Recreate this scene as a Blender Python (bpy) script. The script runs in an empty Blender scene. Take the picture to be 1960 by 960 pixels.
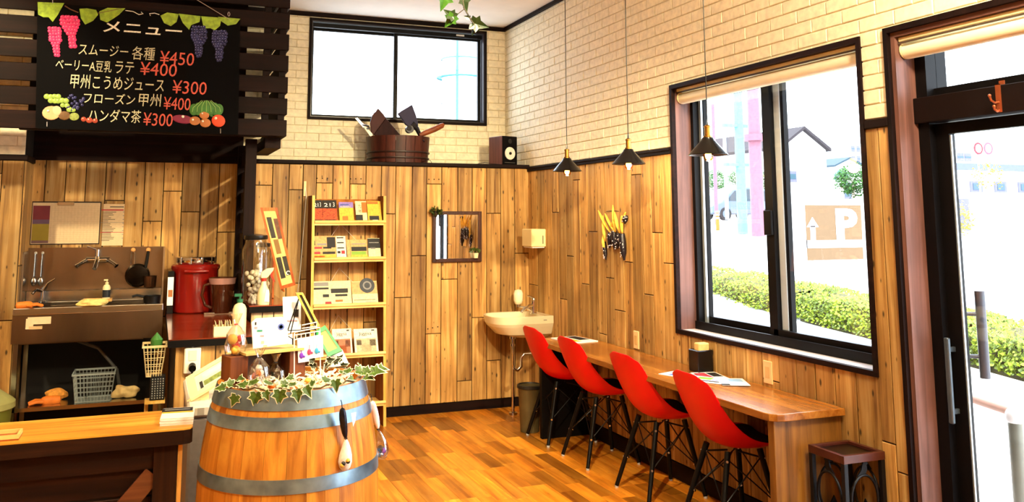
import bpy, bmesh, math, random
from mathutils import Vector, Matrix, Euler
random.seed(7)
R_ = math.radians
SC = bpy.context.scene
COL = SC.collection

# ---------------------------------------------------------------- camera
F_PX, CX, CY = 1664.23, 948.87, 204.12
YAW, PITCH, ROLL = .369025, .127015, -.001708
CAM = Vector((0, 0, 1.62))
_cy, _sy, _cp, _sp = math.cos(YAW), math.sin(YAW), math.cos(PITCH), math.sin(PITCH)
FWD = Vector((_sy*_cp, _cy*_cp, _sp)); _r = Vector((_cy, -_sy, 0)); _u = _r.cross(FWD)
RGT = math.cos(ROLL)*_r + math.sin(ROLL)*_u; UPV = -math.sin(ROLL)*_r + math.cos(ROLL)*_u
cd = bpy.data.cameras.new('camera'); cam = bpy.data.objects.new('camera', cd); COL.objects.link(cam)
cd.sensor_width = 36; cd.sensor_fit = 'HORIZONTAL'; cd.lens = F_PX/1960*36
cd.shift_x = (980-CX)/1960; cd.shift_y = (CY-480)/1960
cd.clip_start = .05; cd.clip_end = 600
m3 = Matrix((RGT, UPV, -FWD)).transposed().to_4x4(); m3.translation = CAM
cam.matrix_world = m3
SC.camera = cam

# ---------------------------------------------------------------- world, sun, exposure
w = bpy.data.worlds.new('sky'); SC.world = w; w.use_nodes = True
bg = w.node_tree.nodes['Background']
bg.inputs[0].default_value = (.78, .89, 1, 1); bg.inputs[1].default_value = 5.4
sl = bpy.data.lights.new('sun', 'SUN'); sl.energy = 2.6; sl.angle = R_(2); sl.color = (1, .96, .88)
so = bpy.data.objects.new('sun', sl); COL.objects.link(so)
so.rotation_euler = Vector((.35, .55, -.85)).to_track_quat('-Z', 'Y').to_euler()
VS = SC.view_settings
VS.view_transform = 'Standard'; VS.look = 'None'; VS.exposure = 0.92; VS.gamma = 1.0; VS.use_curve_mapping = False

def portal(loc, rot, sx, sy):
    l = bpy.data.lights.new('daylight_portal', 'AREA'); l.shape = 'RECTANGLE'; l.size = sx; l.size_y = sy
    l.cycles.is_portal = True
    o = bpy.data.objects.new('daylight_portal', l); COL.objects.link(o); o.location = loc; o.rotation_euler = rot
portal((3.42, 4.03, 1.69), (0, R_(90), 0), 1.55, 1.65)
portal((3.42, 2.2, 1.2), (0, R_(90), 0), 2.5, 1.75)
portal((2.065, 7.99, 2.955), (R_(-90), 0, 0), 1.75, .98)

def lamp(loc, energy, color, radius=.06, kind='POINT', aim=None, spot=None, blend=.5):
    l = bpy.data.lights.new('ceiling_lamp', kind); l.energy = energy; l.color = color
    l.shadow_soft_size = radius
    if kind == 'SPOT': l.spot_size = R_(spot); l.spot_blend = blend
    o = bpy.data.objects.new('ceiling_lamp', l); COL.objects.link(o); o.location = loc
    if aim: o.rotation_euler = (Vector(aim)-Vector(loc)).to_track_quat('-Z', 'Y').to_euler()
    return o
WARM = (1, .83, .50)
CEIL = 3.47
LAMPS = [((2.55, 2.9, 3.25), 330, (1.9, 6.8, 1.1), 57), ((.9, 2.3, 3.30), 340, (2.05, 5.8, .5), 62),
         ((-.35, 2.9, 3.30), 150, (-.2, 4.1, .8), 75), ((.45, 4.4, 3.30), 20, (.4, 5.6, .8), 90),
         ((-1.75, 4.7, 3.25), 220, (-1.0, 6.8, 2.0), 56)]
for lc, e, aim, sp in LAMPS:
    lamp(lc, e, WARM, .05, 'SPOT', aim, sp, .6)
lamp((2.2, 1.3, 3.2), 190, (1, .88, .60), .15)

# ---------------------------------------------------------------- helpers
def lin(c):
    if isinstance(c, str): c = tuple(int(c[i:i+2], 16) for i in (0, 2, 4))
    o = []
    for v in c[:3]:
        v /= 255
        o.append(v/12.92 if v <= .04045 else ((v+.055)/1.055)**2.4)
    return (o[0], o[1], o[2], 1)
def ray(px, py):
    return RGT*((px-CX)/F_PX) - UPV*((py-CY)/F_PX) + FWD
def at(px, py, ax, v):
    "photograph pixel -> point on the plane ax = v"
    d = ray(px, py); i = 'xyz'.index(ax); t = (v-CAM[i])/d[i]
    return CAM + d*t

MATS = {}
def nodes_of(name):
    m = bpy.data.materials.new(name); m.use_nodes = True
    nt = m.node_tree; b = nt.nodes['Principled BSDF']
    return m, nt, b
def L(nt, a, b): nt.links.new(a, b)
def M(name, c=None, rough=.5, metal=0, var=.12, scale=12, bump=0, emit=0, trans=0, ior=1.45, alpha=1, coat=0, spec=.5, stretch=(1, 1, 1)):
    "plain painted / plastic / metal surface with slight procedural mottling"
    if name in MATS: return MATS[name]
    m, nt, b = nodes_of(name); c = lin(c)
    tc = nt.nodes.new('ShaderNodeTexCoord'); mp = nt.nodes.new('ShaderNodeMapping'); mp.inputs['Scale'].default_value = stretch
    no = nt.nodes.new('ShaderNodeTexNoise'); no.inputs['Scale'].default_value = scale; no.inputs['Detail'].default_value = 4
    L(nt, tc.outputs['Object'], mp.inputs[0]); L(nt, mp.outputs[0], no.inputs['Vector'])
    mr = nt.nodes.new('ShaderNodeMapRange'); mr.inputs['From Min'].default_value = .3; mr.inputs['From Max'].default_value = .7
    mr.inputs['To Min'].default_value = 1-var; mr.inputs['To Max'].default_value = 1+var*.6
    L(nt, no.outputs['Fac'], mr.inputs['Value'])
    mx = nt.nodes.new('ShaderNodeVectorMath'); mx.operation = 'SCALE'; mx.inputs[0].default_value = c[:3]
    L(nt, mr.outputs[0], mx.inputs['Scale']); L(nt, mx.outputs[0], b.inputs['Base Color'])
    b.inputs['Roughness'].default_value = rough; b.inputs['Metallic'].default_value = metal
    b.inputs['Transmission Weight'].default_value = trans; b.inputs['IOR'].default_value = ior
    b.inputs['Alpha'].default_value = alpha; b.inputs['Coat Weight'].default_value = coat
    b.inputs['Specular IOR Level'].default_value = spec
    if emit: b.inputs['Emission Color'].default_value = c; b.inputs['Emission Strength'].default_value = emit
    if bump:
        bp = nt.nodes.new('ShaderNodeBump'); bp.inputs['Strength'].default_value = bump; bp.inputs['Distance'].default_value = .01
        L(nt, no.outputs['Fac'], bp.inputs['Height']); L(nt, bp.outputs[0], b.inputs['Normal'])
    MATS[name] = m; return m
def glass(name, c=(1, 1, 1), refl=.06, tint=.97):
    "thin pane: mostly see-through with a weak clear reflection"
    if name in MATS: return MATS[name]
    m = bpy.data.materials.new(name); m.use_nodes = True; nt = m.node_tree; nt.nodes.clear()
    o = nt.nodes.new('ShaderNodeOutputMaterial'); t = nt.nodes.new('ShaderNodeBsdfTransparent'); g = nt.nodes.new('ShaderNodeBsdfGlossy')
    t.inputs[0].default_value = (c[0]*tint, c[1]*tint, c[2]*tint, 1); g.inputs['Roughness'].default_value = .02
    lw = nt.nodes.new('ShaderNodeLayerWeight'); lw.inputs[0].default_value = .25
    mr = nt.nodes.new('ShaderNodeMapRange'); mr.inputs['To Min'].default_value = refl; mr.inputs['To Max'].default_value = min(1, refl*6)
    x = nt.nodes.new('ShaderNodeMixShader')
    L(nt, lw.outputs['Facing'], mr.inputs['Value']); L(nt, mr.outputs[0], x.inputs[0]); L(nt, t.outputs[0], x.inputs[1]); L(nt, g.outputs[0], x.inputs[2]); L(nt, x.outputs[0], o.inputs[0])
    MATS[name] = m; return m
def wood(name, dark, mid, light, axis='z', rough=.5, grain=7, vary=.3, knots=.5, stretch=14, hue=None, coat=0, bump=.15, spec=.35):
    "boards: grain stretched along one axis, tone varies from board to board, dark knots"
    if name in MATS: return MATS[name]
    m, nt, b = nodes_of(name); N = nt.nodes.new
    tc = N('ShaderNodeTexCoord'); oi = N('ShaderNodeObjectInfo')
    sc = N('ShaderNodeVectorMath'); sc.operation = 'SCALE'; sc.inputs[0].default_value = (37, 53, 71)
    L(nt, oi.outputs['Random'], sc.inputs['Scale'])
    ad = N('ShaderNodeVectorMath'); L(nt, tc.outputs['Object'], ad.inputs[0]); L(nt, sc.outputs[0], ad.inputs[1])
    mp = N('ShaderNodeMapping'); s = [grain*stretch/4]*3; s['xyz'.index(axis)] = grain/6; mp.inputs['Scale'].default_value = s
    L(nt, ad.outputs[0], mp.inputs[0])
    no = N('ShaderNodeTexNoise'); no.inputs['Scale'].default_value = 1; no.inputs['Detail'].default_value = 7; no.inputs['Roughness'].default_value = .62; no.inputs['Distortion'].default_value = .6
    L(nt, mp.outputs[0], no.inputs['Vector'])
    cr = N('ShaderNodeValToRGB'); e = cr.color_ramp.elements
    e[0].position = .31; e[0].color = lin(dark); e[1].position = .69; e[1].color = lin(light)
    k = e.new(.5); k.color = lin(mid); L(nt, no.outputs['Fac'], cr.inputs[0])
    n2 = N('ShaderNodeTexNoise'); n2.inputs['Scale'].default_value = 3.5; n2.inputs['Detail'].default_value = 3; L(nt, ad.outputs[0], n2.inputs['Vector'])
    mr2 = N('ShaderNodeMapRange'); mr2.inputs['From Min'].default_value = .3; mr2.inputs['From Max'].default_value = .7; mr2.inputs['To Min'].default_value = .78; mr2.inputs['To Max'].default_value = 1.16; L(nt, n2.outputs['Fac'], mr2.inputs['Value'])
    mr = N('ShaderNodeMapRange'); mr.inputs['To Min'].default_value = 1-vary; mr.inputs['To Max'].default_value = 1+vary*.55
    L(nt, oi.outputs['Random'], mr.inputs['Value'])
    mu = N('ShaderNodeMath'); mu.operation = 'MULTIPLY'; L(nt, mr.outputs[0], mu.inputs[0]); L(nt, mr2.outputs[0], mu.inputs[1])
    sx = N('ShaderNodeVectorMath'); sx.operation = 'SCALE'; L(nt, cr.outputs[0], sx.inputs[0]); L(nt, mu.outputs[0], sx.inputs['Scale'])
    out = sx.outputs[0]
    if knots:
        sp = N('ShaderNodeSeparateXYZ'); L(nt, ad.outputs[0], sp.inputs[0]); o1 = [c for c in 'XYZ' if c.lower() != axis]
        a1 = N('ShaderNodeMath'); L(nt, sp.outputs[o1[0]], a1.inputs[0]); L(nt, sp.outputs[o1[1]], a1.inputs[1])
        cb = N('ShaderNodeCombineXYZ'); L(nt, a1.outputs[0], cb.inputs[0]); L(nt, sp.outputs[axis.upper()], cb.inputs[1])
        mk = N('ShaderNodeMapping'); mk.inputs['Scale'].default_value = (22, 9, 1); L(nt, cb.outputs[0], mk.inputs[0])
        vo = N('ShaderNodeTexVoronoi'); vo.voronoi_dimensions = '2D'; vo.inputs['Scale'].default_value = 1; L(nt, mk.outputs[0], vo.inputs['Vector'])
        sc2 = N('ShaderNodeSeparateColor'); L(nt, vo.outputs['Color'], sc2.inputs[0])
        gr = N('ShaderNodeMath'); gr.operation = 'MULTIPLY_ADD'; gr.inputs[1].default_value = .58; gr.inputs[2].default_value = 0; L(nt, sc2.outputs[0], gr.inputs[0])
        ds = N('ShaderNodeMath'); L(nt, vo.outputs['Distance'], ds.inputs[0]); L(nt, gr.outputs[0], ds.inputs[1])
        kr = N('ShaderNodeMapRange'); kr.inputs['From Min'].default_value = .10; kr.inputs['From Max'].default_value = .22; kr.inputs['To Min'].default_value = 1-knots; kr.inputs['To Max'].default_value = 1
        L(nt, ds.outputs[0], kr.inputs['Value'])
        s2 = N('ShaderNodeVectorMath'); s2.operation = 'SCALE'; L(nt, out, s2.inputs[0]); L(nt, kr.outputs[0], s2.inputs['Scale']); out = s2.outputs[0]
    L(nt, out, b.inputs['Base Color']); b.inputs['Roughness'].default_value = rough; b.inputs['Coat Weight'].default_value = coat; b.inputs['Coat Roughness'].default_value = .15
    b.inputs['Specular IOR Level'].default_value = spec
    bp = N('ShaderNodeBump'); bp.inputs['Strength'].default_value = bump; bp.inputs['Distance'].default_value = .004; L(nt, no.outputs['Fac'], bp.inputs['Height']); L(nt, bp.outputs[0], b.inputs['Normal'])
    MATS[name] = m; return m

W = {}
class MB:
    def __init__(s): s.v = []; s.f = []; s.mi = []; s.cur = 0
    def add(s, vs, fs):
        o = len(s.v); s.v += [Vector(p) for p in vs]; s.f += [tuple(o+i for i in f) for f in fs]; s.mi += [s.cur]*len(fs); return s
    def slot(s, i): s.cur = i; return s
    def box(s, x0, x1, y0, y1, z0, z1, ch=0, T=None):
        vs = [Vector((x, y, z)) for z in (z0, z1) for y in (y0, y1) for x in (x0, x1)]
        fs = [(0, 2, 3, 1), (4, 5, 7, 6), (0, 1, 5, 4), (2, 6, 7, 3), (0, 4, 6, 2), (1, 3, 7, 5)]
        if ch:
            c = Vector(((x0+x1)/2, (y0+y1)/2, (z0+z1)/2)); out = []; idx = {}
            for i, p in enumerate(vs):
                for a in range(3):
                    q = p.copy()
                    for b in range(3):
                        if b != a: q[b] += ch if q[b] < c[b] else -ch
                    idx[(i, a)] = len(out); out.append(q)
            ax = [2, 2, 1, 1, 0, 0]; nf = [tuple(idx[(i, ax[k])] for i in f) for k, f in enumerate(fs)]
            ed = {}
            for k, f in enumerate(fs):
                for j in range(4):
                    a, b2 = f[j], f[(j+1) % 4]; ed.setdefault((min(a, b2), max(a, b2)), []).append((k, a, b2))
            for (a, b2), ks in ed.items():
                k1, p, q = ks[0]; k2 = ks[1][0]
                nf.append((idx[(q, ax[k1])], idx[(p, ax[k1])], idx[(p, ax[k2])], idx[(q, ax[k2])]))
            for i in range(8): nf.append((idx[(i, 0)], idx[(i, 1)], idx[(i, 2)]))
            vs, fs = out, nf
        if T is not None: vs = [T @ p for p in vs]
        return s.add(vs, fs)
    def obox(s, c, sx, sy, sz, rot=None, ch=0):
        T = Matrix.Translation(Vector(c)) @ (rot.to_4x4() if rot is not None else Matrix.Identity(4))
        return s.box(-sx/2, sx/2, -sy/2, sy/2, -sz/2, sz/2, ch, T)
    def cyl(s, p0, p1, r0, r1=None, n=14, caps=True):
        r1 = r0 if r1 is None else r1; p0 = Vector(p0); p1 = Vector(p1); d = (p1-p0).normalized()
        a = d.orthogonal().normalized(); b = d.cross(a); vs = []
        for p, r in ((p0, r0), (p1, r1)):
            for i in range(n):
                t = 2*math.pi*i/n; vs.append(p+a*(r*math.cos(t))+b*(r*math.sin(t)))
        fs = [(i, (i+1) % n, n+(i+1) % n, n+i) for i in range(n)]
        if caps: fs += [tuple(range(n-1, -1, -1)), tuple(range(n, 2*n))]
        return s.add(vs, fs)
    def lathe(s, prof, c=(0, 0, 0), n=28, T=None, cap0=False, cap1=False):
        c = Vector(c); vs = []
        for r, z in prof:
            for i in range(n):
                t = 2*math.pi*i/n; vs.append(Vector((r*math.cos(t), r*math.sin(t), z)))
        vs = [c+(T @ p if T is not None else p) for p in vs]
        fs = [(k*n+i, k*n+(i+1) % n, (k+1)*n+(i+1) % n, (k+1)*n+i) for k in range(len(prof)-1) for i in range(n)]
        if cap0: fs.append(tuple(range(n-1, -1, -1)))
        if cap1: fs.append(tuple(range((len(prof)-1)*n, len(prof)*n)))
        return s.add(vs, fs)
    def tube(s, pts, r, n=8, closed=False):
        pts = [Vector(p) for p in pts]; vs = []; m = len(pts); prev = None
        for i, p in enumerate(pts):
            a = pts[(i-1) % m] if (i > 0 or closed) else p; b = pts[(i+1) % m] if (i < m-1 or closed) else p
            d = (b-a).normalized()
            if prev is None: x = d.orthogonal().normalized()
            else:
                x = prev-d*prev.dot(d); x = x.normalized() if x.length > 1e-6 else d.orthogonal().normalized()
            prev = x; y = d.cross(x); rr = r[i] if isinstance(r, (list, tuple)) else r
            for k in range(n):
                t = 2*math.pi*k/n; vs.append(p+x*(rr*math.cos(t))+y*(rr*math.sin(t)))
        q = m if closed else m-1
        fs = [(i*n+k, i*n+(k+1) % n, ((i+1) % m)*n+(k+1) % n, ((i+1) % m)*n+k) for i in range(q) for k in range(n)]
        if not closed: fs += [tuple(range(n-1, -1, -1)), tuple(range((m-1)*n, m*n))]
        return s.add(vs, fs)
    def ball(s, c, r, n=12, m=8, T=None, jit=0):
        r = r if isinstance(r, (tuple, list)) else (r, r, r); c = Vector(c); vs = [Vector((0, 0, -r[2]))]
        for j in range(1, m):
            ph = math.pi*j/m-math.pi/2
            for i in range(n):
                t = 2*math.pi*i/n; k = 1+random.uniform(-jit, jit)
                vs.append(Vector((r[0]*math.cos(ph)*math.cos(t), r[1]*math.cos(ph)*math.sin(t), r[2]*math.sin(ph)))*k)
        vs.append(Vector((0, 0, r[2]))); top = len(vs)-1
        fs = [(0, 1+(i+1) % n, 1+i) for i in range(n)]
        for j in range(m-2):
            for i in range(n): fs.append((1+j*n+i, 1+j*n+(i+1) % n, 1+(j+1)*n+(i+1) % n, 1+(j+1)*n+i))
        fs += [(top, 1+(m-2)*n+i, 1+(m-2)*n+(i+1) % n) for i in range(n)]
        return s.add([c+(T @ p if T is not None else p) for p in vs], fs)
    def prism(s, pts, off):
        "closed polygon (3D points) swept by the vector off"
        off = Vector(off); n = len(pts); vs = [Vector(p) for p in pts]; vs += [p+off for p in vs]
        return s.add(vs, [tuple(range(n-1, -1, -1)), tuple(range(n, 2*n))]+[(i, (i+1) % n, n+(i+1) % n, n+i) for i in range(n)])
    def grid(s, rows, close=False):
        n = len(rows[0]); vs = [p for r in rows for p in r]
        fs = [(j*n+i, j*n+i+1, (j+1)*n+i+1, (j+1)*n+i) for j in range(len(rows)-1) for i in range(n-1)]
        return s.add(vs, fs)
    def build(s, name, mat, parent=None, smooth=False, bevel=0, local=False, solid=0, sub=0, seg=2):
        me = bpy.data.meshes.new(name); mats = mat if isinstance(mat, (list, tuple)) else [mat]
        vs = s.v; loc = Vector((0, 0, 0))
        if parent is None and not local:
            mn = Vector((min(p.x for p in vs), min(p.y for p in vs), min(p.z for p in vs))); mxx = Vector((max(p.x for p in vs), max(p.y for p in vs), 0))
            loc = Vector(((mn.x+mxx.x)/2, (mn.y+mxx.y)/2, mn.z)); vs = [p-loc for p in vs]
        me.from_pydata([tuple(p) for p in vs], [], s.f)
        for mm in mats: me.materials.append(mm)
        if len(mats) > 1: me.polygons.foreach_set('material_index', s.mi)
        bm = bmesh.new(); bm.from_mesh(me); bmesh.ops.recalc_face_normals(bm, faces=bm.faces); bm.to_mesh(me); bm.free()
        if smooth:
            me.polygons.foreach_set('use_smooth', [True]*len(me.polygons)); me.set_sharp_from_angle(angle=R_(smooth if smooth > 1 else 42))
        me.update()
        o = bpy.data.objects.new(name, me); COL.objects.link(o)
        if parent is not None:
            o.parent = parent
            if not local: loc = -W.get(parent.name, Vector((0, 0, 0)))
            W[o.name] = Vector((0, 0, 0))
        else: W[o.name] = loc.copy()
        o.location = loc
        if bevel:
            b = o.modifiers.new('bevel', 'BEVEL'); b.width = bevel; b.segments = seg; b.limit_method = 'ANGLE'; b.angle_limit = R_(40)
        if solid:
            q = o.modifiers.new('solid', 'SOLIDIFY'); q.thickness = solid; q.offset = 0
        if sub:
            q = o.modifiers.new('sub', 'SUBSURF'); q.levels = sub; q.render_levels = sub
        return o
def tag(o, label, cat, group=None, kind=None):
    o['label'] = label; o['category'] = cat
    if group: o['group'] = group
    if kind: o['kind'] = kind
    return o
def struct(o): o['kind'] = 'structure'; return o
def thing(name, label, cat, loc=(0, 0, 0), rz=0, group=None):
    o = bpy.data.objects.new(name, None); COL.objects.link(o); o.location = loc; o.rotation_euler = (0, 0, rz); o.empty_display_size = .1
    W[o.name] = Vector(loc); return tag(o, label, cat, group)
def copy_tree(o, parent=None):
    c = o.copy(); COL.objects.link(c); c.parent = parent
    for ch in [x for x in o.children]: copy_tree(ch, c)
    return c
def text(body, p0, width, height, xd, yd, mat, parent, name='lettering', depth=0, shear=0, gap=0):
    "real lettering on a surface: p0 lower left, xd/yd the writing directions"
    cu = bpy.data.curves.new(name, 'FONT'); cu.body = body; cu.extrude = 0; cu.shear = shear; cu.offset = gap; cu.resolution_u = 3
    t = bpy.data.objects.new(name, cu); COL.objects.link(t)
    dg = bpy.context.evaluated_depsgraph_get(); me = bpy.data.meshes.new_from_object(t.evaluated_get(dg))
    bpy.data.objects.remove(t); bpy.data.curves.remove(cu)
    xs = [v.co.x for v in me.vertices]; ys = [v.co.y for v in me.vertices]
    x0, x1, y0, y1 = min(xs), max(xs), min(ys), max(ys); xd = Vector(xd).normalized(); yd = Vector(yd).normalized(); p0 = Vector(p0)
    off = -W.get(parent.name, Vector((0, 0, 0)))
    for v in me.vertices:
        v.co = p0+xd*((v.co.x-x0)/(x1-x0)*width)+yd*((v.co.y-y0)/max(1e-6, y1-y0)*height)
    me.materials.append(mat); me.name = name
    o = bpy.data.objects.new(name, me); COL.objects.link(o); o.parent = parent; o.location = off; W[o.name] = Vector((0, 0, 0))
    return o
def rotz(a): return Matrix.Rotation(a, 3, 'Z')
def frame(xd, up=(0, 0, 1)):
    "rotation with local x along xd, local z near up"
    x = Vector(xd).normalized(); z = Vector(up); z = (z-x*z.dot(x)).normalized(); y = z.cross(x)
    return Matrix((x, y, z)).transposed()
# ================================================================ setting
YB, YU, XR, YP, XP = 7.236, 7.798, 3.117, 6.81, -.872
plank_mat = wood('plank_wood', '7c5228', 'bc8e4c', 'd8b272', 'z', .55, 6.5, .40, .85)
floor_mat = wood('floor_wood', 'a85a16', 'd0801f', 'e8a038', 'y', .3, 6, .62, .25, coat=.25, bump=.05)
dark_wood = wood('dark_stained_wood', '0e0605', '180a08', '22100c', 'x', .6, 8, .25, 0, spec=.1)
dark_wood_y = wood('dark_stained_wood_y', '0e0605', '180a08', '22100c', 'y', .6, 8, .25, 0, spec=.1)
dark_wood_z = wood('dark_stained_wood_z', '0e0605', '180a08', '22100c', 'z', .6, 8, .25, 0, spec=.1)
jamb_mat = wood('jamb_brown', '4e3028', '68453c', '7c564c', 'z', .4, 6, .1, 0)
jamb_y = wood('jamb_brown_y', '4e3028', '68453c', '7c564c', 'y', .3, 6, .1, 0)
brick_mat = M('cream_brick', 'f5eacb', .8, var=.14, scale=26, bump=.35)
mortar = M('cream_mortar', 'dccba4', .9, var=.15, scale=40)
joint = M('dark_joint', '0a0502', .9)
white_paint = M('ceiling_paint', 'fbf7ee', .85, var=.04, scale=5)
black_frame = M('black_aluminium', '0a0809', .45, 0, var=.1, spec=.15)
steel_frame = M('grey_aluminium', 'b9c3cc', .3, .6, var=.05)
pane = glass('window_glass', refl=.03)

def in_frame(p, pad=30):
    d = Vector(p)-CAM; k = d.dot(FWD)
    if k < .1: return False
    x = CX+F_PX*d.dot(RGT)/k; y = CY-F_PX*d.dot(UPV)/k
    return -pad < x < 1960+pad and -pad < y < 960+pad

def slab(name, mat, *bs):
    mb = MB()
    for b in bs: mb.box(*b)
    return struct(mb.build(name, mat))
# floor, ceiling
FL = slab('floor', M('floor_base', '6a3c16', .6), (-3.4, 3.3, -2.6, 7.9, -.12, -.003))
struct(MB().box(-3.4, 3.4, -2.6, 8.0, CEIL, CEIL+.12).build('ceiling', white_paint))

def piece(u0, u1, v0, v1, place, depth, ch, gap, name, mat, parent, cache=None):
    "one board/brick/tile: a chamfered pad standing proud of its backing"
    u0 += gap; u1 -= gap; v0 += gap; v1 -= gap
    a = [(u0, v0), (u1, v0), (u1, v1), (u0, v1)]
    b = [(u0+ch, v0+ch), (u1-ch, v0+ch), (u1-ch, v1-ch), (u0+ch, v1-ch)]
    vs = [place(u, v, 0) for u, v in a]+[place(u, v, depth-ch) for u, v in a]+[place(u, v, depth) for u, v in b]
    fs = [(3, 2, 1, 0), (8, 9, 10, 11)]
    for i in range(4):
        j = (i+1) % 4; fs += [(i, j, 4+j, 4+i), (4+i, 4+j, 8+j, 8+i)]
    return vs, fs

def boards(parent, specs, place, depth=.009, ch=.0025, gap=.0028, name='plank', mat=None, jit=.0015):
    for (u0, u1, v0, v1) in specs:
        d = depth+random.uniform(-jit, jit)
        vs, fs = piece(u0, u1, v0, v1, place, d, ch, gap, name, mat, parent)
        MB().add(vs, fs).build(name, mat, parent)

# --- floor boards (strips run towards the window end of the room)
fl = []
x = .05
while x < XR-.01:
    x1 = min(x+.098, XR-.005); y = 2.9+random.uniform(-.45, 0)
    while y < YB-.02:
        y1 = min(y+random.choice((.36, .45, .5, .62)), YB-.01)
        c = ((x+x1)/2, (y+y1)/2, 0)
        behind = (x1 < .95 and y1 < 4.3) or (x1 < .62 and y1 < 5.4)
        if in_frame(c, 40) and not behind: fl.append((x, x1, y, y1))
        y = y1
    x = x1
fl.sort(key=lambda s: (Vector(((s[0]+s[1])/2, (s[2]+s[3])/2, 0))-CAM).length)
boards(FL, fl[:300], lambda u, v, d: (u, v, -.003+d), .003, .0006, .0004, 'floor_board', floor_mat, 0)
rest = MB()
x = -3.4
while x < XR:
    y = -2.6+random.uniform(-.4, 0)
    while y < YB:
        y1 = y+.5
        if not any(x+.05 > a and x+.05 < b and (y+.25 > c and y+.25 < d) for a, b, c, d in fl[:300]) and not (x > .04 and y1 > 2.4):
            vs, fs = piece(x, min(x+.098, XR), max(y, -2.6), min(y1, YB), lambda u, v, d: (u, v, -.003+d), .0025, .0006, .0004, '', None, None); rest.add(vs, fs)
        y = y1
    x += .098
rr = rest.build('floor_board', floor_mat, FL); rr['kind'] = 'stuff'

# --- back wall, wooden lower half
WB = MB().box(-.9, XR+.2, YB, YU+.02, 0, 2.06).build('wall_back', joint); struct(WB)
pxs = [516, 548, 575, 601, 633, 666, 697, 727, 755, 787, 815, 844, 875, 903, 931, 958, 985]
xs = [at(p, 520, 'y', YB).x for p in pxs]+[XR]
x0 = xs[0]; left = []
while x0 > XP+.03:
    x0 -= .137; left.append(max(x0, XP))
xs = left[::-1]+xs
meas = {601: [350], 815: [352, 638], 727: [409], 787: [489], 755: [569], 844: [534], 903: [607], 931: [408, 689], 875: [728], 958: [600], 666: [352], 985: [484]}
kz = lambda py, px: at(px, py, 'y', YB).z
spec = []
for a, b in zip(xs[:-1], xs[1:]):
    if b-a < .01: continue
    js = []
    for p, ys in meas.items():
        if abs(at(p, 520, 'y', YB).x-a) < .01: js = [kz(y, p+14) for y in ys]
    if not js:
        js = [random.uniform(.35, 1.9)]
        if random.random() < .45: js.append((js[0]+.75) % 1.7+.2)
    js = sorted(j for j in js if .15 < j < 2.03)
    zs = [.075]+js+[2.06]
    for c, d in zip(zs[:-1], zs[1:]): spec.append((a, b, c, d))
boards(WB, spec, lambda u, v, d: (u, YB-d, v), mat=plank_mat)
nail = M('nail_holes', '2a1606', .8)
for (px, py) in ((607, 341), (617, 341), (627, 341), (821, 343), (831, 343), (840, 343), (671, 342), (681, 342), (691, 342), (819, 629), (828, 627), (838, 625)):
    c = at(px, py, 'y', YB-.010); MB().cyl((c.x, YB-.0105, c.z), (c.x, YB-.007, c.z), .0055, n=8).build('nail', nail, WB)
# --- pillar at the left with the same boards, cream bricks above
WL = MB().box(-3.4, XP, YP, YU, 0, CEIL).build('wall_left', [joint]); struct(WL)
spec = []; x = XP
for k in range(5):
    x1 = x-.135; j = random.uniform(.5, 1.9)
    if k == 1: j = kz(337, 20)
    spec += [(x1, x, .02, j), (x1, x, j, 2.02)]; x = x1
boards(WL, spec, lambda u, v, d: (u, YP-d, v), mat=plank_mat)
boards(WL, [(YP, YP+.21, .02, 1.3), (YP, YP+.21, 1.3, 2.02), (YP+.21, YB, .02, .8), (YP+.21, YB, .8, 2.02)], lambda u, v, d: (XP+d, u, v), mat=plank_mat)

def bricks(parent, u0, u1, v0, v1, place, holes=(), depth=.006, limit=300):
    out = []; r = 0; v = v0
    while v < v1-.012:
        vt = min(v+.07, v1); u = u0-(.108 if r % 2 else 0)
        while u < u1-.005:
            a, b = max(u, u0), min(u+.216, u1)
            if b-a > .015:
                segs = [(a, b, v, vt)]
                for (h0, h1, g0, g1) in holes:
                    nx = []
                    for (a1, b1, c1, d1) in segs:
                        if b1 <= h0 or a1 >= h1 or d1 <= g0 or c1 >= g1: nx.append((a1, b1, c1, d1)); continue
                        if a1 < h0-.01: nx.append((a1, h0, c1, d1))
                        if b1 > h1+.01: nx.append((h1, b1, c1, d1))
                        if c1 < g0-.01: nx.append((max(a1, h0), min(b1, h1), c1, g0))
                        if d1 > g1+.01: nx.append((max(a1, h0), min(b1, h1), g1, d1))
                    segs = nx
                out += segs
            u += .216
        v = vt; r += 1
    vis = []; oth = []
    for s in out:
        c = Vector(place((s[0]+s[1])/2, (s[2]+s[3])/2, 0)); (vis if in_frame(c, 15) else oth).append(((c-CAM).length, s))
    vis.sort(key=lambda t: t[0])
    for k, (_, s) in enumerate(vis[:limit]):
        vs, fs = piece(*s, place, depth+random.uniform(-.001, .002), .003, .0028, '', None, None)
        MB().add(vs, fs).build('brick', brick_mat, parent)
    mb = MB()
    for _, s in oth+vis[limit:]:
        vs, fs = piece(*s, place, depth, .003, .0028, '', None, None); mb.add(vs, fs)
    if mb.v: o = mb.build('brick', brick_mat, parent); o['kind'] = 'stuff'
WIN1 = (1.212, 2.917, 2.497, 3.42)
mbw = MB()
for b in ((.55, WIN1[0], 2.06, CEIL), (WIN1[1], XR+.2, 2.06, CEIL), (WIN1[0], WIN1[1], 2.06, WIN1[2]), (WIN1[0], WIN1[1], WIN1[3], CEIL)): mbw.box(b[0], b[1], YU, YU+.2, b[2], b[3])
mbw.box(XP, .55, YB+.02, YU+.2, 2.06, CEIL)
WBU = struct(mbw.build('wall_back_upper', mortar))
bricks(WBU, .56, XR, 2.09, CEIL, lambda u, v, d: (u, YU-d, v), [WIN1])
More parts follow.
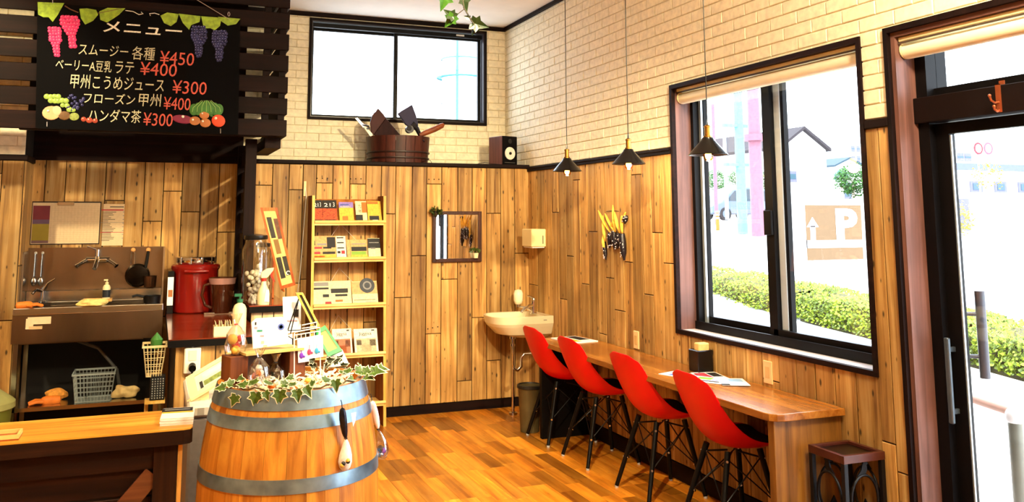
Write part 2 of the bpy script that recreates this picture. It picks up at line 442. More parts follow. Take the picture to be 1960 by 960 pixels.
WLU = struct(MB().box(-3.4, XP-.002, YP-.004, YP, 2.05, CEIL).build('wall_left_upper', mortar))
bricks(WLU, -1.9, XP, 2.05, CEIL, lambda u, v, d: (u, YP-.004-d, v))
# dark boarding above the kitchen
trm = MB().box(XP, .62, YB-.035, YB-.006, 2.05, CEIL-.01).build('trim_1', dark_wood); struct(trm)

# --- right wall with window and door openings
W2 = (3.197, 4.852, .904, 2.472); D1 = (1.35, 3.03, 0, 2.474)
mbw = MB()
def rw(y0, y1, z0, z1, s):
    mbw.slot(s).box(XR, XR+.24, y0, y1, z0, z1)
for z0, z1, s in ((0, 2.05, 0), (2.05, CEIL, 1)):
    for (a, b) in ((W2[1], YU+.2), (D1[1], W2[0]), (-2.6, D1[0])): rw(a, b, z0, z1, s)
rw(W2[0], W2[1], 0, W2[2], 0); rw(W2[0], W2[1], W2[3], CEIL, 1); rw(D1[0], D1[1], D1[3], CEIL, 1)
WR = struct(mbw.build('wall_right', [joint, mortar]))
pys = [1058, 1071, 1085.7, 1099, 1113, 1127.7, 1145, 1160, 1175.7, 1195.7, 1211.7, 1231.7, 1250, 1270]
ys = [YB]+[at(1030, 450, 'x', XR).y, at(1044, 450, 'x', XR).y]+[at(p, 450, 'x', XR).y for p in pys]+[W2[1]]
y = W2[1]
while y > W2[0]+.1: y -= .1378; ys.append(max(y, W2[0]))
ys = [q for q in ys if q > W2[0]+.001]+[W2[0], 3.115, D1[1]]
measr = {1058: [406], 1127.7: [443], 1085.7: [490], 1113: [543], 1071: [572], 1195.7: [501], 1175.7: [593], 1231.7: [563], 1145: [638], 1250: [445], 1099: [344], 1211.7: [334]}
spec = []
for a, b in zip(ys[:-1], ys[1:]):
    js = []
    for p, yy in measr.items():
        if abs(at(p, 450, 'x', XR).y-a) < .01: js = [at(p+8, q, 'x', XR).z for q in yy]
    if not js: js = [random.uniform(.3, 1.9)]
    zs = [.1]+[j for j in js if .2 < j < 1.98]+[2.035]
    for c, d in zip(zs[:-1], zs[1:]):
        if W2[0]-.001 <= b and a <= W2[1]+.001 and a > W2[0]+.001:
            d = min(d, W2[2])
            if d-c < .02: continue
        spec.append((b, a, c, d))
boards(WR, spec, lambda u, v, d: (XR-d, u, v), mat=plank_mat)
bricks(WR, 1.9, YU, 2.075, CEIL, lambda u, v, d: (XR-d, u, v), [W2, D1])
# room behind the camera
slab('wall_front', M('plain_wall', 'd8b98a', .8), (-3.4, 3.4, -2.75, -2.6, 0, CEIL))
slab('wall_side', M('plain_wall', 'd8b98a', .8), (-3.55, -3.4, -2.75, YP, 0, CEIL))

# --- trims
def trim(name, m, *b): return struct(MB().box(*b, ch=.004).build(name, m))
trim('trim_2', dark_wood, .60, XR, YB-.03, YU, 2.061, 2.093)                 # ledge board
trim('trim_3', dark_wood, .56, XR, YU-.03, YU-.007, 3.43, CEIL-.001)
trim('trim_4', dark_wood_y, XR-.03, XR-.007, 1.0, YU-.03, 3.43, CEIL-.001)
RL = MB().box(XR-.022, XR, W2[1]+.012, YB-.006, 2.032, 2.073, ch=.003)
RL.box(XR-.03, XR, W2[1]+.012, YB-.006, 2.055, 2.066, ch=.002); struct(RL.build('trim_5', dark_wood_y))
trim('trim_6', dark_wood_y, XR-.022, XR, D1[1]+.01, W2[0]-.012, 2.032, 2.073)
trim('trim_7', dark_wood, -1.9, XP+.02, YP-.02, YP, 2.02, 2.06)
trim('trim_8', dark_wood_y, XP, XP+.02, YP, YB-.036, 2.02, 2.06)
struct(MB().box(-.86, XR-.02, YB-.016, YB-.001, 0, .075).build('baseboard_back', dark_wood))
struct(MB().box(XR-.016, XR-.001, D1[1]+.01, YB-.02, 0, .1).build('baseboard_right', dark_wood_y))

# --- window_1 (small sliding window high in the back wall)
def root_struct(name, loc):
    o = bpy.data.objects.new(name, None); COL.objects.link(o); o.location = loc; W[o.name] = Vector(loc); return struct(o)
def ring(mb, ax, plane0, plane1, u0, u1, v0, v1, t):
    for (a, b, c, d) in ((u0, u0+t, v0, v1), (u1-t, u1, v0, v1), (u0+t, u1-t, v0, v0+t), (u0+t, u1-t, v1-t, v1)):
        if ax == 'y': mb.box(a, b, plane0, plane1, c, d)
        else: mb.box(plane0, plane1, a, b, c, d)
    return mb
w1 = root_struct('window_1', (2.06, YU, 2.5))
ring(MB(), 'y', YU-.02, YU+.02, *WIN1, .022).build('window_casing', dark_wood, w1)
mb = MB(); i_ = (WIN1[0]+.022, WIN1[1]-.022, WIN1[2]+.022, WIN1[3]-.022)
ring(mb, 'y', YU-.005, YU+.19, i_[0]-.004, i_[1]+.004, i_[2]-.004, i_[3]+.004, .012).build('window_lining', M('window_lining', '2a2026', .35), w1)
xm = 2.035
for (a, b, y0) in ((i_[0]+.012, xm+.03, YU+.115), (xm-.018, i_[1]-.012, YU+.075)):
    s = ring(MB(), 'y', y0, y0+.028, a, b, i_[2]+.012, i_[3]-.04, .026).build('sash', black_frame, w1)
    MB().box(a+.02, b-.02, y0+.011, y0+.015, i_[2]+.03, i_[3]-.06).build('pane', pane, s)
MB().box(xm-.022, xm-.006, YU+.055, YU+.075, 2.9, 2.95, ch=.003).build('latch', black_frame, w1)
MB().box(i_[0]+.012, i_[1]-.012, YU+.03, YU+.07, i_[3]-.05, i_[3]-.012).build('head_rail', black_frame, w1)
MB().box(2.62, 2.70, YU+.026, YU+.03, i_[3]-.036, i_[3]-.02).build('rail_tag', M('white_tag', 'f0f0ea', .5), w1)

# --- window_2 (large sliding window) with roller blind
w2 = root_struct('window_2', (XR, 4.02, .9))
ring(MB(), 'x', XR-.018, XR+.01, W2[0]-.008, W2[1]+.008, W2[2]-.01, W2[3]+.008, .026).build('window_casing', dark_wood_y, w2)
j0 = (W2[0]+.016, W2[1]-.016, W2[2]+.014, W2[3]-.016)
MB().box(XR, XR+.17, j0[1], W2[1], j0[2], j0[3]).build('jamb', jamb_mat, w2)
MB().box(XR, XR+.17, W2[0], j0[0], j0[2], j0[3]).build('jamb', jamb_mat, w2)
MB().box(XR, XR+.17, W2[0], W2[1], j0[3], W2[3]).build('head', jamb_y, w2)
MB().box(XR, XR+.17, W2[0], W2[1], W2[2], j0[2]).build('sill', M('sill_reflection', 'ece4e4', .15, var=.05), w2)  # near-white colour paints the reflected sky onto the sill
ring(MB(), 'x', XR+.125, XR+.22, j0[0], j0[1], j0[2], j0[3], .03).build('outer_frame', black_frame, w2)
MB().box(XR+.115, XR+.13, j0[0], j0[1], j0[2], j0[2]+.05).build('bottom_track', black_frame, w2)
ya = at(1465, 400, 'x', XR+.145).y; yb0 = at(1480, 400, 'x', XR+.145).y; yg0 = at(1485, 400, 'x', XR+.18).y; yg1 = at(1500, 400, 'x', XR+.18).y; yk = at(1507, 400, 'x', XR+.185).y; ym = yb0
for (a, b, x0) in ((yk, j0[1]-.03, XR+.185), (j0[0]+.03, ya, XR+.145)):
    mb = MB(); z0, z1 = j0[2]+.03, j0[3]-.03
    mb.box(x0, x0+.03, a, a+.03, z0, z1).box(x0, x0+.03, b-(ya-yb0 if x0 < XR+.16 else .03), b, z0, z1).box(x0, x0+.03, a+.03, b-.03, z0, z0+.05).box(x0, x0+.03, a+.03, b-.03, z1-.04, z1)
    s = mb.build('sash', black_frame, w2)
    MB().box(x0+.012, x0+.016, a+.02, b-.02, z0+.04, z1-.03).build('pane', pane, s)
MB().box(XR+.178, XR+.184, yg1, yg0, j0[2]+.03, j0[3]-.05).build('meeting_stile', M('lit_stile', 'd4e0ea', .4, var=.03), w2)  # pale colour paints the light falling on the sash stile
MB().box(XR+.168, XR+.182, j0[1]-.055, j0[1]-.032, j0[2]+.03, j0[3]-.05).build('side_track', steel_frame, w2)
MB().box(XR+.125, XR+.145, yb0+.003, ya-.003, 1.52, 1.66, ch=.003).build('latch', black_frame, w2)

cream = M('cream_blind', 'f1e2ae', .6, var=.05); cream2 = M('cream_blind_roll', 'fbf1cf', .5, var=.05)
def blind(y0, y1, zt, lab):
    t = thing('roller_blind', lab, 'blind', (XR+.07, (y0+y1)/2, zt-.12))
    MB().box(XR+.02, XR+.10, y0, y1, zt-.022, zt-.002, ch=.003).build('head_rail', cream, t)
    MB().cyl((XR+.06, y0+.012, zt-.065), (XR+.06, y1-.012, zt-.065), .036, n=20).build('blind_roll', cream2, t, smooth=40)
    for yy in (y0+.004, y1-.006): MB().cyl((XR+.06, yy-.003, zt-.06), (XR+.06, yy+.003, zt-.06), .04, n=20).build('end_cap', cream, t, smooth=40)
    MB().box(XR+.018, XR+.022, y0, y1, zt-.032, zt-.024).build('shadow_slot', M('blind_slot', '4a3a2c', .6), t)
blind(j0[0]+.004, j0[1]-.004, j0[3], 'cream roller blind rolled up at the head of the big sliding window')

# --- door_1
d1 = root_struct('door_1', (XR, 2.2, 0))
mb = MB(); mb.box(XR-.02, XR+.008, D1[1]-.012, D1[1]+.012, 0, D1[3]+.012).box(XR-.02, XR+.008, D1[0], D1[1]-.012, D1[3]-.014, D1[3]+.012); mb.build('door_casing', dark_wood_z, d1)
MB().box(XR+.002, XR+.24, D1[1]-.035, D1[1]-.012, 0, D1[3]-.014).build('jamb', jamb_mat, d1)
MB().box(XR+.002, XR+.24, D1[0], D1[0]+.035, 0, D1[3]-.014).build('jamb', jamb_mat, d1)
MB().box(XR+.002, XR+.24, D1[0]+.035, D1[1]-.035, D1[3]-.036, D1[3]-.014).build('head', jamb_y, d1)
dy0, dy1 = D1[0]+.035, D1[1]-.035
ztr = at(1800, 233, 'x', XR+.13).z; zt2 = at(1800, 178, 'x', XR+.13).z
MB().box(XR+.115, XR+.24, dy1-.06, dy1, 0, D1[3]-.036).box(XR+.115, XR+.24, dy0, dy0+.06, 0, D1[3]-.036).build('outer_frame', black_frame, d1)
MB().box(XR+.09, XR+.23, dy0, dy1+.0, ztr, zt2-.012, ch=.003).build('transom_bar', M('transom_dark', '120908', .5, spec=.15), d1)
MB().box(XR+.16, XR+.2, dy0+.06, dy1-.06, zt2-.012, zt2+.03).build('transom_frame', black_frame, d1)
MB().box(XR+.176, XR+.18, dy0+.06, dy1-.06, zt2+.02, D1[3]-.04).build('pane', pane, d1)
mb = MB(); x0 = XR+.15
mb.box(x0, x0+.035, dy1-.13, dy1-.06, .01, ztr-.005).box(x0, x0+.035, dy0+.06, dy0+.13, .01, ztr-.005).box(x0, x0+.035, dy0+.13, dy1-.13, ztr-.055, ztr-.005).box(x0, x0+.035, dy0+.13, dy1-.13, .01, .10)
leaf = mb.build('door_leaf', black_frame, d1)
MB().box(x0+.015, x0+.02, dy0+.12, dy1-.12, .09, ztr-.05).build('pane', pane, leaf)
MB().box(x0+.004, x0+.012, dy1-.137, dy1-.13, .10, ztr-.06).build('glazing_bead', steel_frame, leaf)
hy = dy1-.085
h0 = at(1797, 675, 'y', hy); h1 = at(1800, 820, 'y', hy)
mb = MB().box(x0-.05, x0-.032, hy-.012, hy+.012, .74, 1.10, ch=.004); mb.box(x0-.034, x0, hy-.006, hy+.006, .78, .8); mb.box(x0-.034, x0, hy-.006, hy+.006, 1.04, 1.06)
mb.build('inner_handle', M('handle_grey', '56606a', .3, .6), leaf)
mb = MB().cyl((x0+.10, hy-.06, .93), (x0+.10, hy-.06, 1.30), .021, n=18)
for z in (1.02, 1.20): mb.cyl((x0+.03, hy-.0, z), (x0+.10, hy-.06, z), .009, n=10)
mb.build('outer_handle', M('handle_dark', '4a4a52', .4, .4), leaf, smooth=40)
blind(dy0, dy1-.004, D1[3]-.036, 'cream roller blind rolled up above the glass entrance door')
# kitchen floor pieces and ceiling spot housings stay plain
for k, (lc, e, aim, sp) in enumerate(LAMPS):
    t = thing('ceiling_spotlight', ('black ceiling spotlight nearest the entrance door', 'black ceiling spotlight over the middle of the room', 'black ceiling spotlight over the low counter', 'black ceiling spotlight over the kitchen', 'black ceiling spotlight facing the boarded pillar')[k], 'spotlight', (lc[0], lc[1], CEIL))
    d = (Vector(aim)-Vector(lc)).normalized(); p = Vector(lc)
    MB().cyl(p-d*.16, p-d*.02, .045, .055, 18, caps=False).build('lamp_head', black_frame, t, smooth=40, solid=.003)
    MB().cyl(p-d*.15, (lc[0], lc[1], CEIL-.001), .01).cyl((lc[0], lc[1], CEIL-.02), (lc[0], lc[1], CEIL-.001), .05, n=20).build('mount', black_frame, t, smooth=40)
# ================================================================ bar counter and chairs
top_wood = wood('counter_top_wood', '6a360e', '985a1e', 'b4762e', 'y', .26, 5, .05, .2, coat=.25, bump=.03)
panel_wood = wood('counter_panel_wood', '5a360f', '865620', '9e6e2c', 'z', .45, 6, .1, .2)
ZC, CF, CY0, CY1 = .72, 2.672, 3.40, 6.16
t = thing('bar_counter', 'long brown wooden wall counter under the big window', 'counter', (2.9, 4.8, 0))
poly = [(CF+.07, CY0), (XR-.02, CY0), (XR-.02, CY1), (CF, CY1), (CF, CY0+.07), (CF+.008, CY0+.035), (CF+.035, CY0+.008)]
MB().prism([(x, y, ZC-.035) for x, y in poly], (0, 0, .035)).build('counter_top', top_wood, t, bevel=.004)
MB().box(CF+.03, XR-.02, CY0+.03, CY0+.075, 0, ZC-.035).build('end_panel', panel_wood, t, bevel=.003)
MB().box(CF+.05, XR-.02, CY1-.06, CY1-.02, 0, ZC-.035).build('end_panel', M('shadowed_panel', '0a0706', .6, spec=.15), t, bevel=.003)  # far end panel: its black paints in the shadow it stands in
MB().box(XR-.05, XR-.02, CY0+.075, CY1-.06, ZC-.12, ZC-.035).build('wall_batten', panel_wood, t)

red = M('red_plastic', 'e40c12', .38, var=.04, coat=.0, spec=.3); blk = M('black_leg', '070505', .45, var=.1, spec=.25); blkfab = M('black_pad', '060606', .8, var=.2, scale=60)
chrome = M('chrome', 'd8d8d8', .12, 1, var=.04); wire_b = M('black_wire', '101012', .4, .5)
def make_chair():
    t = thing('shell_chair', '', 'chair')
    prof = [(-.256, .822), (-.251, .795), (-.240, .745), (-.221, .68), (-.199, .615), (-.172, .555), (-.138, .503), (-.098, .463), (-.05, .441), (.01, .432), (.07, .434), (.13, .442), (.185, .452), (.222, .452), (.236, .440)]
    wid = [.132, .174, .196, .208, .215, .221, .227, .231, .234, .236, .236, .231, .219, .190, .14]
    rows = []; n = 14
    for i, ((px, pz), wd) in enumerate(zip(prof, wid)):
        u = i/(len(prof)-1); row = []
        back = max(0, 1-u*2.2); seat = 1-back
        mid = math.exp(-((u-.52)/.34)**2)
        for j in range(n+1):
            v = -1+2*j/n; a = abs(v)**2.4
            row.append(Vector((px+a*(.012*back+.062*mid), v*wd, pz+a*(.02*seat+.05*mid)-(.03, .010, .002)[min(i, 2)]*abs(v)**5)))
        rows.append(row)
    MB().grid(rows).build('shell', red, t, smooth=80, local=True, solid=.007, sub=2)
    rows = []
    for i in range(8, 15):
        (px, pz), wd = prof[i], wid[i]
        if i == 14: px, pz = .216, .452
        if i == 8: px, pz = px-.028, pz+.014
        u = i/(len(prof)-1); mid = math.exp(-((u-.52)/.34)**2); back = max(0, 1-u*2.2); row = []
        for j in range(11):
            v = (-1+.2*j)*.84; a = abs(v)**2.4; ed = .006 if j in (0, 10) or i in (8, 14) else .013
            row.append(Vector((px+a*(.012*back+.062*mid), v*wd, pz+a*(.02*(1-back)+.05*mid)+ed+.006)))
        rows.append(row)
    MB().grid(rows).build('seat_pad', blkfab, t, smooth=80, local=True, solid=.010, sub=1)
    tops = {}; feet = {}
    for sx in (-1, 1):
        for sy in (-1, 1):
            a = Vector((.02+sx*.095, sy*.10, .430)); b = Vector((sx*.19, sy*.186, .0)); tops[sx, sy] = a; feet[sx, sy] = b
            MB().cyl(b+Vector((0, 0, .012)), a, .0125, .0165, 12).build('leg', blk, t, smooth=40, local=True)
            MB().cyl(b, b+Vector((0, 0, .013)), .011, .0125, 12).build('foot_glide', M('grey_glide', 'b0b0b0', .4), t, smooth=40, local=True)
            MB().tube([feet[sx, sy].lerp(a, .9), Vector((.02+sx*.02, sy*.02, .405))], .005, 8).build('bracket', wire_b, t, local=True)
    for k, (p, q) in enumerate((((-1, -1), (-1, 1)), ((-1, 1), (1, 1)), ((1, 1), (1, -1)), ((1, -1), (-1, -1)))):
        lo = lambda c, f: feet[c].lerp(tops[c], f)
        MB().tube([lo(p, .92), lo(q, .42)], .0035, 6).tube([lo(q, .92), lo(p, .42)], .0035, 6).build('cross_brace', wire_b, t, local=True)
    for c in feet:
        for f in (.42, .9):
            p = feet[c].lerp(tops[c], f); q = Vector((c[0]*.6, c[1], 0)).normalized()*.0185
            MB().cyl(p-q, p+q, .0065, n=10).build('screw', chrome, t, smooth=40, local=True)
    return t
ch0 = make_chair()
for k, (cx, cy, a) in enumerate(((2.862, 6.07, 0), (2.862, 5.455, 0), (2.862, 4.70, 0), (2.862, 4.00, -3))):
    c = ch0 if k == 0 else copy_tree(ch0)
    c.location = (cx, cy, 0); c.rotation_euler = (0, 0, R_(a)); c['group'] = 'red shell chairs at the wall counter'
    c['label'] = ('red plastic shell chair with black legs nearest the wash basin', 'second red plastic shell chair from the wash basin', 'second red plastic shell chair from the entrance door', 'red plastic shell chair nearest the entrance door and iron stand')[k]

# napkin holder, leaflets, magazine on the counter
n0 = Vector((3.04, 4.50, ZC))
t = thing('napkin_holder', 'small black napkin box standing on the wall counter', 'napkin holder', n0)
MB().box(n0.x-.05, n0.x+.055, n0.y-.045, n0.y+.055, ZC, ZC+.125, ch=.004).build('holder', M('black_lacquer', '0c0a0a', .25), t)
MB().box(n0.x-.035, n0.x+.04, n0.y-.034, n0.y+.02, ZC+.1, ZC+.165, ch=.006).build('napkins', M('tan_napkin', 'd6b06a', .9, var=.2, scale=30), t)
def sheet(name, lab, cat, x, y, z, sx, sy, a, mat, inks, group=None, th=.0015):
    "one printed sheet lying flat, printing as raised flat areas"
    T = Matrix.Translation((x, y, z)) @ Matrix.Rotation(a, 4, 'Z')
    t = thing(name, lab, cat, (x, y, z), 0, group)
    MB().box(-sx/2, sx/2, -sy/2, sy/2, 0, th, 0, T).build('paper', mat, t)
    for (u0, u1, v0, v1, m) in inks: MB().box(u0*sx-sx/2, u1*sx-sx/2, v0*sy-sy/2, v1*sy-sy/2, th, th+.0004, 0, T).build('print', m, t)
paper = M('white_paper', 'f2f0ee', .7, var=.03); ink_b = M('ink_blue', '5a6fc0', .6); ink_k = M('ink_black', '1a1a1e', .6); ink_r = M('ink_red', 'c0303a', .6); ink_g = M('ink_green', '7faa3a', .6); ink_y = M('ink_yellow', 'e8b838', .6); ink_o = M('ink_orange', 'd86a20', .6); ink_lb = M('ink_sky', '8fb8e0', .6); ink_gy = M('ink_grey', '8a8a8a', .6)
sheet('leaflet', 'pale blue leaflet on the counter, far left of the leaflets', 'leaflet', 2.86, 4.44, ZC, .15, .21, R_(20), paper, [(.1, .6, .1, .5, ink_lb), (.1, .9, .6, .75, ink_b)], 'leaflets on the wall counter')
sheet('leaflet', 'dark printed leaflet lying nearest the napkin box', 'leaflet', 3.0, 4.36, ZC, .15, .21, R_(-12), paper, [(.05, .5, .05, .9, ink_r), (.55, .95, .3, .9, ink_k)], 'leaflets on the wall counter')
sheet('leaflet', 'white leaflet with green and black print, middle of the leaflets', 'leaflet', 2.92, 4.22, ZC+.002, .17, .24, R_(35), paper, [(.5, .9, .55, .9, ink_g), (.2, .35, .2, .8, ink_k), (.4, .5, .2, .5, ink_b), (.6, .9, .1, .25, ink_lb)], 'leaflets on the wall counter')
sheet('leaflet', 'white leaflet with dark corner, nearest the door on the counter', 'leaflet', 2.99, 4.13, ZC+.004, .15, .21, R_(-25), paper, [(.0, .3, .0, .2, ink_k), (.4, .9, .5, .9, ink_lb)], 'leaflets on the wall counter')
sheet('magazine', 'open magazine on the counter end by the wash basin', 'magazine', 2.93, 5.97, ZC, .22, .30, R_(8), paper, [(.05, .45, .1, .6, ink_y), (.55, .95, .3, .95, ink_k), (.1, .4, .7, .9, ink_g)], None, .006)

# ================================================================ wash basin corner
porc = M('cream_porcelain', 'f0e2bc', .18, var=.03, coat=.4)
bx, by, bz = XR-.012, 6.93, .815
t = thing('wash_basin', 'small cream wall basin in the corner by the counter', 'basin', (2.85, by, bz-.17))
def dsec(s, z, dx=0):
    pts = []; n = 22; hw = .222*s; ln = .50*s if s < 1 else .50
    for i in range(n+1):
        a = -math.pi/2+math.pi*i/n
        cx = abs(math.cos(a))**.72; sy = math.copysign(abs(math.sin(a))**.8, math.sin(a))
        pts.append(Vector((bx-dx-(ln-.16)-.16*cx*1.0 if True else 0, by-hw*sy, z)))
    return [Vector((bx-dx, by+hw, z))]+pts+[Vector((bx-dx, by-hw, z))]
def dloop(s, z, ln):
    hw = .222*s; n = 22; pts = [Vector((bx, by+hw, z))]
    for i in range(n+1):
        a = math.pi/2-math.pi*i/n
        pts.append(Vector((bx-(ln-.2)-.2*abs(math.cos(a))**.8, by+hw*math.copysign(abs(math.sin(a))**.75, math.sin(a)), z)))
    pts.append(Vector((bx, by-hw, z))); return pts
rows = [dloop(.45, bz-.185, .28), dloop(.8, bz-.15, .42), dloop(.95, bz-.085, .485), dloop(1, bz-.06, .5), dloop(1.0, bz-.004, .51), dloop(.98, bz, .503)]
mb = MB()
for a, b in zip(rows[:-1], rows[1:]):
    n = len(a); mb.add(a+b, [(i, i+1, n+i+1, n+i) for i in range(n-1)]+[(n-1, 0, n, 2*n-1)])
mb.add(rows[0], [tuple(range(len(rows[0])))])
# inner bowl: shrunken loops about the bowl centre
def bowl(f, z): return [Vector((bx-.28+(p.x-(bx-.25))*f, by+(p.y-by)*f, z)) for p in rows[5]]
inn = [rows[5], bowl(.86, bz-.002), bowl(.78, bz-.03), bowl(.62, bz-.085), bowl(.3, bz-.115)]
for a, b in zip(inn[:-1], inn[1:]):
    n = len(a); mb.add(a+b, [(i, i+1, n+i+1, n+i) for i in range(n-1)]+[(n-1, 0, n, 2*n-1)])
mb.add(inn[-1], [tuple(range(len(inn[-1])-1, -1, -1))])
mb.build('bowl', porc, t, smooth=50)
MB().box(bx-.09, bx-.06, by-.2225, by-.2215, bz-.035, bz-.03).build('maker_mark', ink_k, t)
fx, fy = at(1024, 606, 'z', bz+.003).x, at(1024, 606, 'z', bz+.003).y
fx, fy = bx-.10, by-.04
f = MB().lathe([(.03, 0), (.03, .008), (.021, .014), (.019, .1), (.02, .125), (.014, .135), (0, .138)], (fx, fy, bz), 20).build('faucet', chrome, t, smooth=40)
MB().tube([(fx, fy, bz+.075), (fx-.05, fy-.02, bz+.07), (fx-.12, fy-.045, bz+.04), (fx-.135, fy-.05, bz+.02)], [.014, .013, .012, .011], 12).build('spout', chrome, f, smooth=50)
MB().tube([(fx, fy, bz+.13), (fx-.04, fy-.01, bz+.15), (fx-.07, fy-.02, bz+.155)], [.012, .007, .006], 10).build('lever', chrome, f, smooth=50)
dr = MB().tube([(2.83, by, bz-.175), (2.83, by, bz-.40), (2.835, by, bz-.44), (2.87, by, bz-.46), (2.905, by, bz-.43), (2.905, by, bz-.36), (2.93, by, bz-.33), (3.1, by, bz-.33)], .016, 12)
dr.cyl((2.83, by, bz-.26), (2.83, by, bz-.24), .024, n=16); dr.cyl((2.83, by, bz-.2), (2.83, by, bz-.165), .03, n=16)
dr.tube([(2.83, by, bz-.42), (2.83, by, .02)], .014, 12); dr.cyl((2.83, by, .001), (2.83, by, .02), .035, n=16)
dr.build('drain_pipe', chrome, t, smooth=45)
# soap bottle hanging on the wall above the basin (stalk and white bulb)
sp = at(992, 568, 'y', 7.12)
t = thing('soap_dispenser', 'white oval soap dispenser on a bent metal stalk above the basin', 'soap dispenser', (sp.x, sp.y, bz))
MB().lathe([(0, -.065), (.028, -.06), (.041, -.03), (.042, .03), (.03, .058), (0, .066)], (sp.x, sp.y, sp.z), 20).build('bottle', M('white_plastic', 'f2e8c8', .3, var=.03), t, smooth=60)
MB().cyl((sp.x, sp.y, sp.z-.085), (sp.x, sp.y, sp.z-.06), .02, n=16).tube([(sp.x, sp.y, sp.z-.08), (sp.x+.05, sp.y-.05, sp.z-.085), (sp.x+.085, sp.y-.09, sp.z-.11), (sp.x+.09, sp.y-.095, bz-.004)], .008, 10).build('stalk', chrome, t, smooth=50)
# paper towel dispenser
t = thing('towel_dispenser', 'cream metal paper towel box on the wall above the basin', 'towel dispenser', (3.05, 6.95, 1.37))
MB().box(2.973, XR-.009, 6.85, 7.06, 1.375, 1.525, ch=.006).build('housing', M('cream_metal', 'f3dea6', .35, var=.03), t)
MB().box(2.985, XR-.02, 6.862, 7.05, 1.366, 1.374).build('towel', paper, t)
MB().box(3.075, 3.082, 6.8485, 6.8495, 1.40, 1.47).build('slot', ink_k, t)
# waste bin
t = thing('waste_bin', 'slim olive grey waste bin on the floor below the basin', 'bin', (2.73, 6.36, 0))
MB().lathe([(.0, .002), (.072, .002), (.09, .335), (.094, .34), (.086, .34), (.069, .012), (0, .012)], (2.735, 6.36, 0), 24).build('bin_body', M('olive_plastic', '5c4e2c', .6), t, smooth=40)
MB().lathe([(.098, .325), (.098, .345), (.09, .35), (.086, .34)], (2.735, 6.36, 0), 24).build('rim', M('dark_bag', '1c1812', .5), t, smooth=40)

# mirror with two tiny plants
A = at(828, 404, 'y', YB-.02); B = at(921, 500, 'y', YB-.02)
t = thing('wall_mirror', 'square wall mirror in a dark brown frame', 'mirror', ((A.x+B.x)/2, YB, B.z))
ring(MB(), 'y', YB-.036, YB-.008, A.x, B.x, B.z, A.z, .03).build('mirror_frame', wood('mirror_frame_wood', '2c130c', '3c1c12', '4a281c', 'z', .4, 8, .1, 0), t, bevel=.003)
mm, nt, bb = nodes_of('mirror_silver'); bb.inputs['Metallic'].default_value = 1; bb.inputs['Roughness'].default_value = .02; bb.inputs['Base Color'].default_value = (.92, .92, .9, 1)
MB().box(A.x+.028, B.x-.028, YB-.024, YB-.01, B.z+.028, A.z-.028).build('mirror_glass', mm, t)
leaf_g = M('small_leaf_green', '4a5c1c', .6, var=.35, scale=40); leaf_d = M('small_leaf_dark', '26300e', .6, var=.35, scale=40)
def tuft(c, r, n, mat, par, name='foliage', flat=.6, size=.02):
    mb = MB()
    for i in range(n):
        d = Vector((random.uniform(-1, 1), random.uniform(-1, .6), random.uniform(-.4, 1))).normalized(); p = Vector(c)+Vector((d.x*r, d.y*r*flat, d.z*r*.8))*random.uniform(.3, 1)
        s = size*random.uniform(.7, 1.2); a = d.orthogonal().normalized()*s*.5; q = d*s
        mb.add([p-a*.2, p+q*.5-a, p+q, p+q*.5+a], [(0, 1, 2, 3)])
    return mb.build(name, mat, par)
c = Vector((A.x+.02, YB-.052, A.z-.012))
t = thing('trailing_plant', 'tiny green trailing plant on the top corner of the mirror', 'plant', c)
tuft(c, .05, 90, leaf_d, t); tuft(c+Vector((0, -.01, .01)), .05, 50, leaf_g, t)
MB().lathe([(.012, -.03), (.02, .0), (.016, .0)], c+Vector((0, 0, .0)), 12).build('pot', M('dark_pot', '3a2a1a', .6), t, smooth=40)
c = Vector((B.x-.065, YB-.062, B.z+.026))
t = thing('potted_plant', 'tiny cream pot plant inside the lower corner of the mirror', 'plant', c)
MB().lathe([(0, .006), (.018, .006), (.026, .05), (.022, .05), (.0, .045)], c, 16).build('pot', porc, t, smooth=40)
tuft(c+Vector((0, 0, .06)), .03, 45, leaf_g, t, size=.02)

# dried corn bundle on the right wall
c0 = at(1178, 420, 'x', XR-.03)
t = thing('corn_bundle', 'hanging bundle of dried black corn cobs with yellow husks on the right wall', 'dried corn', (XR-.01, c0.y, c0.z))
husk = M('corn_husk', 'e6b040', .7, var=.3, scale=30); cobm = M('black_corn', '16101c', .35, var=.5, scale=90, bump=.4); ker = M('pale_kernel', 'd8ccd8', .4)
def wp(px, py, o=.04): return at(px, py, 'x', XR-o)
for (x0, y0, x1, y1, r) in ((1156, 462, 1160, 497, .017), (1168, 445, 1167, 474, .022), (1175, 442, 1177, 478, .024), (1183, 446, 1182, 476, .019), (1190, 447, 1195, 498, .026), (1197, 412, 1196, 428, .022)):
    a = wp(x0, y0); b = wp(x1, y1); k = 12
    pts = [a.lerp(b, i/k) for i in range(k+1)]
    o = MB().tube(pts, [r*(.55+.45*math.sin(math.pi*min(1, (i+3)/(k+2))))*(1-.5*max(0, (i-k+3)/3)) for i in range(k+1)], 10).build('cob', cobm, t, smooth=60)
    s = MB()
    for q in range(11):
        f = random.random(); an = random.uniform(0, 6.28); p = a.lerp(b, f); s.ball(p+Vector((-abs(math.cos(an)), math.sin(an), 0))*r*.92, .0042, 6, 4)
    s.build('kernels', ker, o)['kind'] = 'stuff'
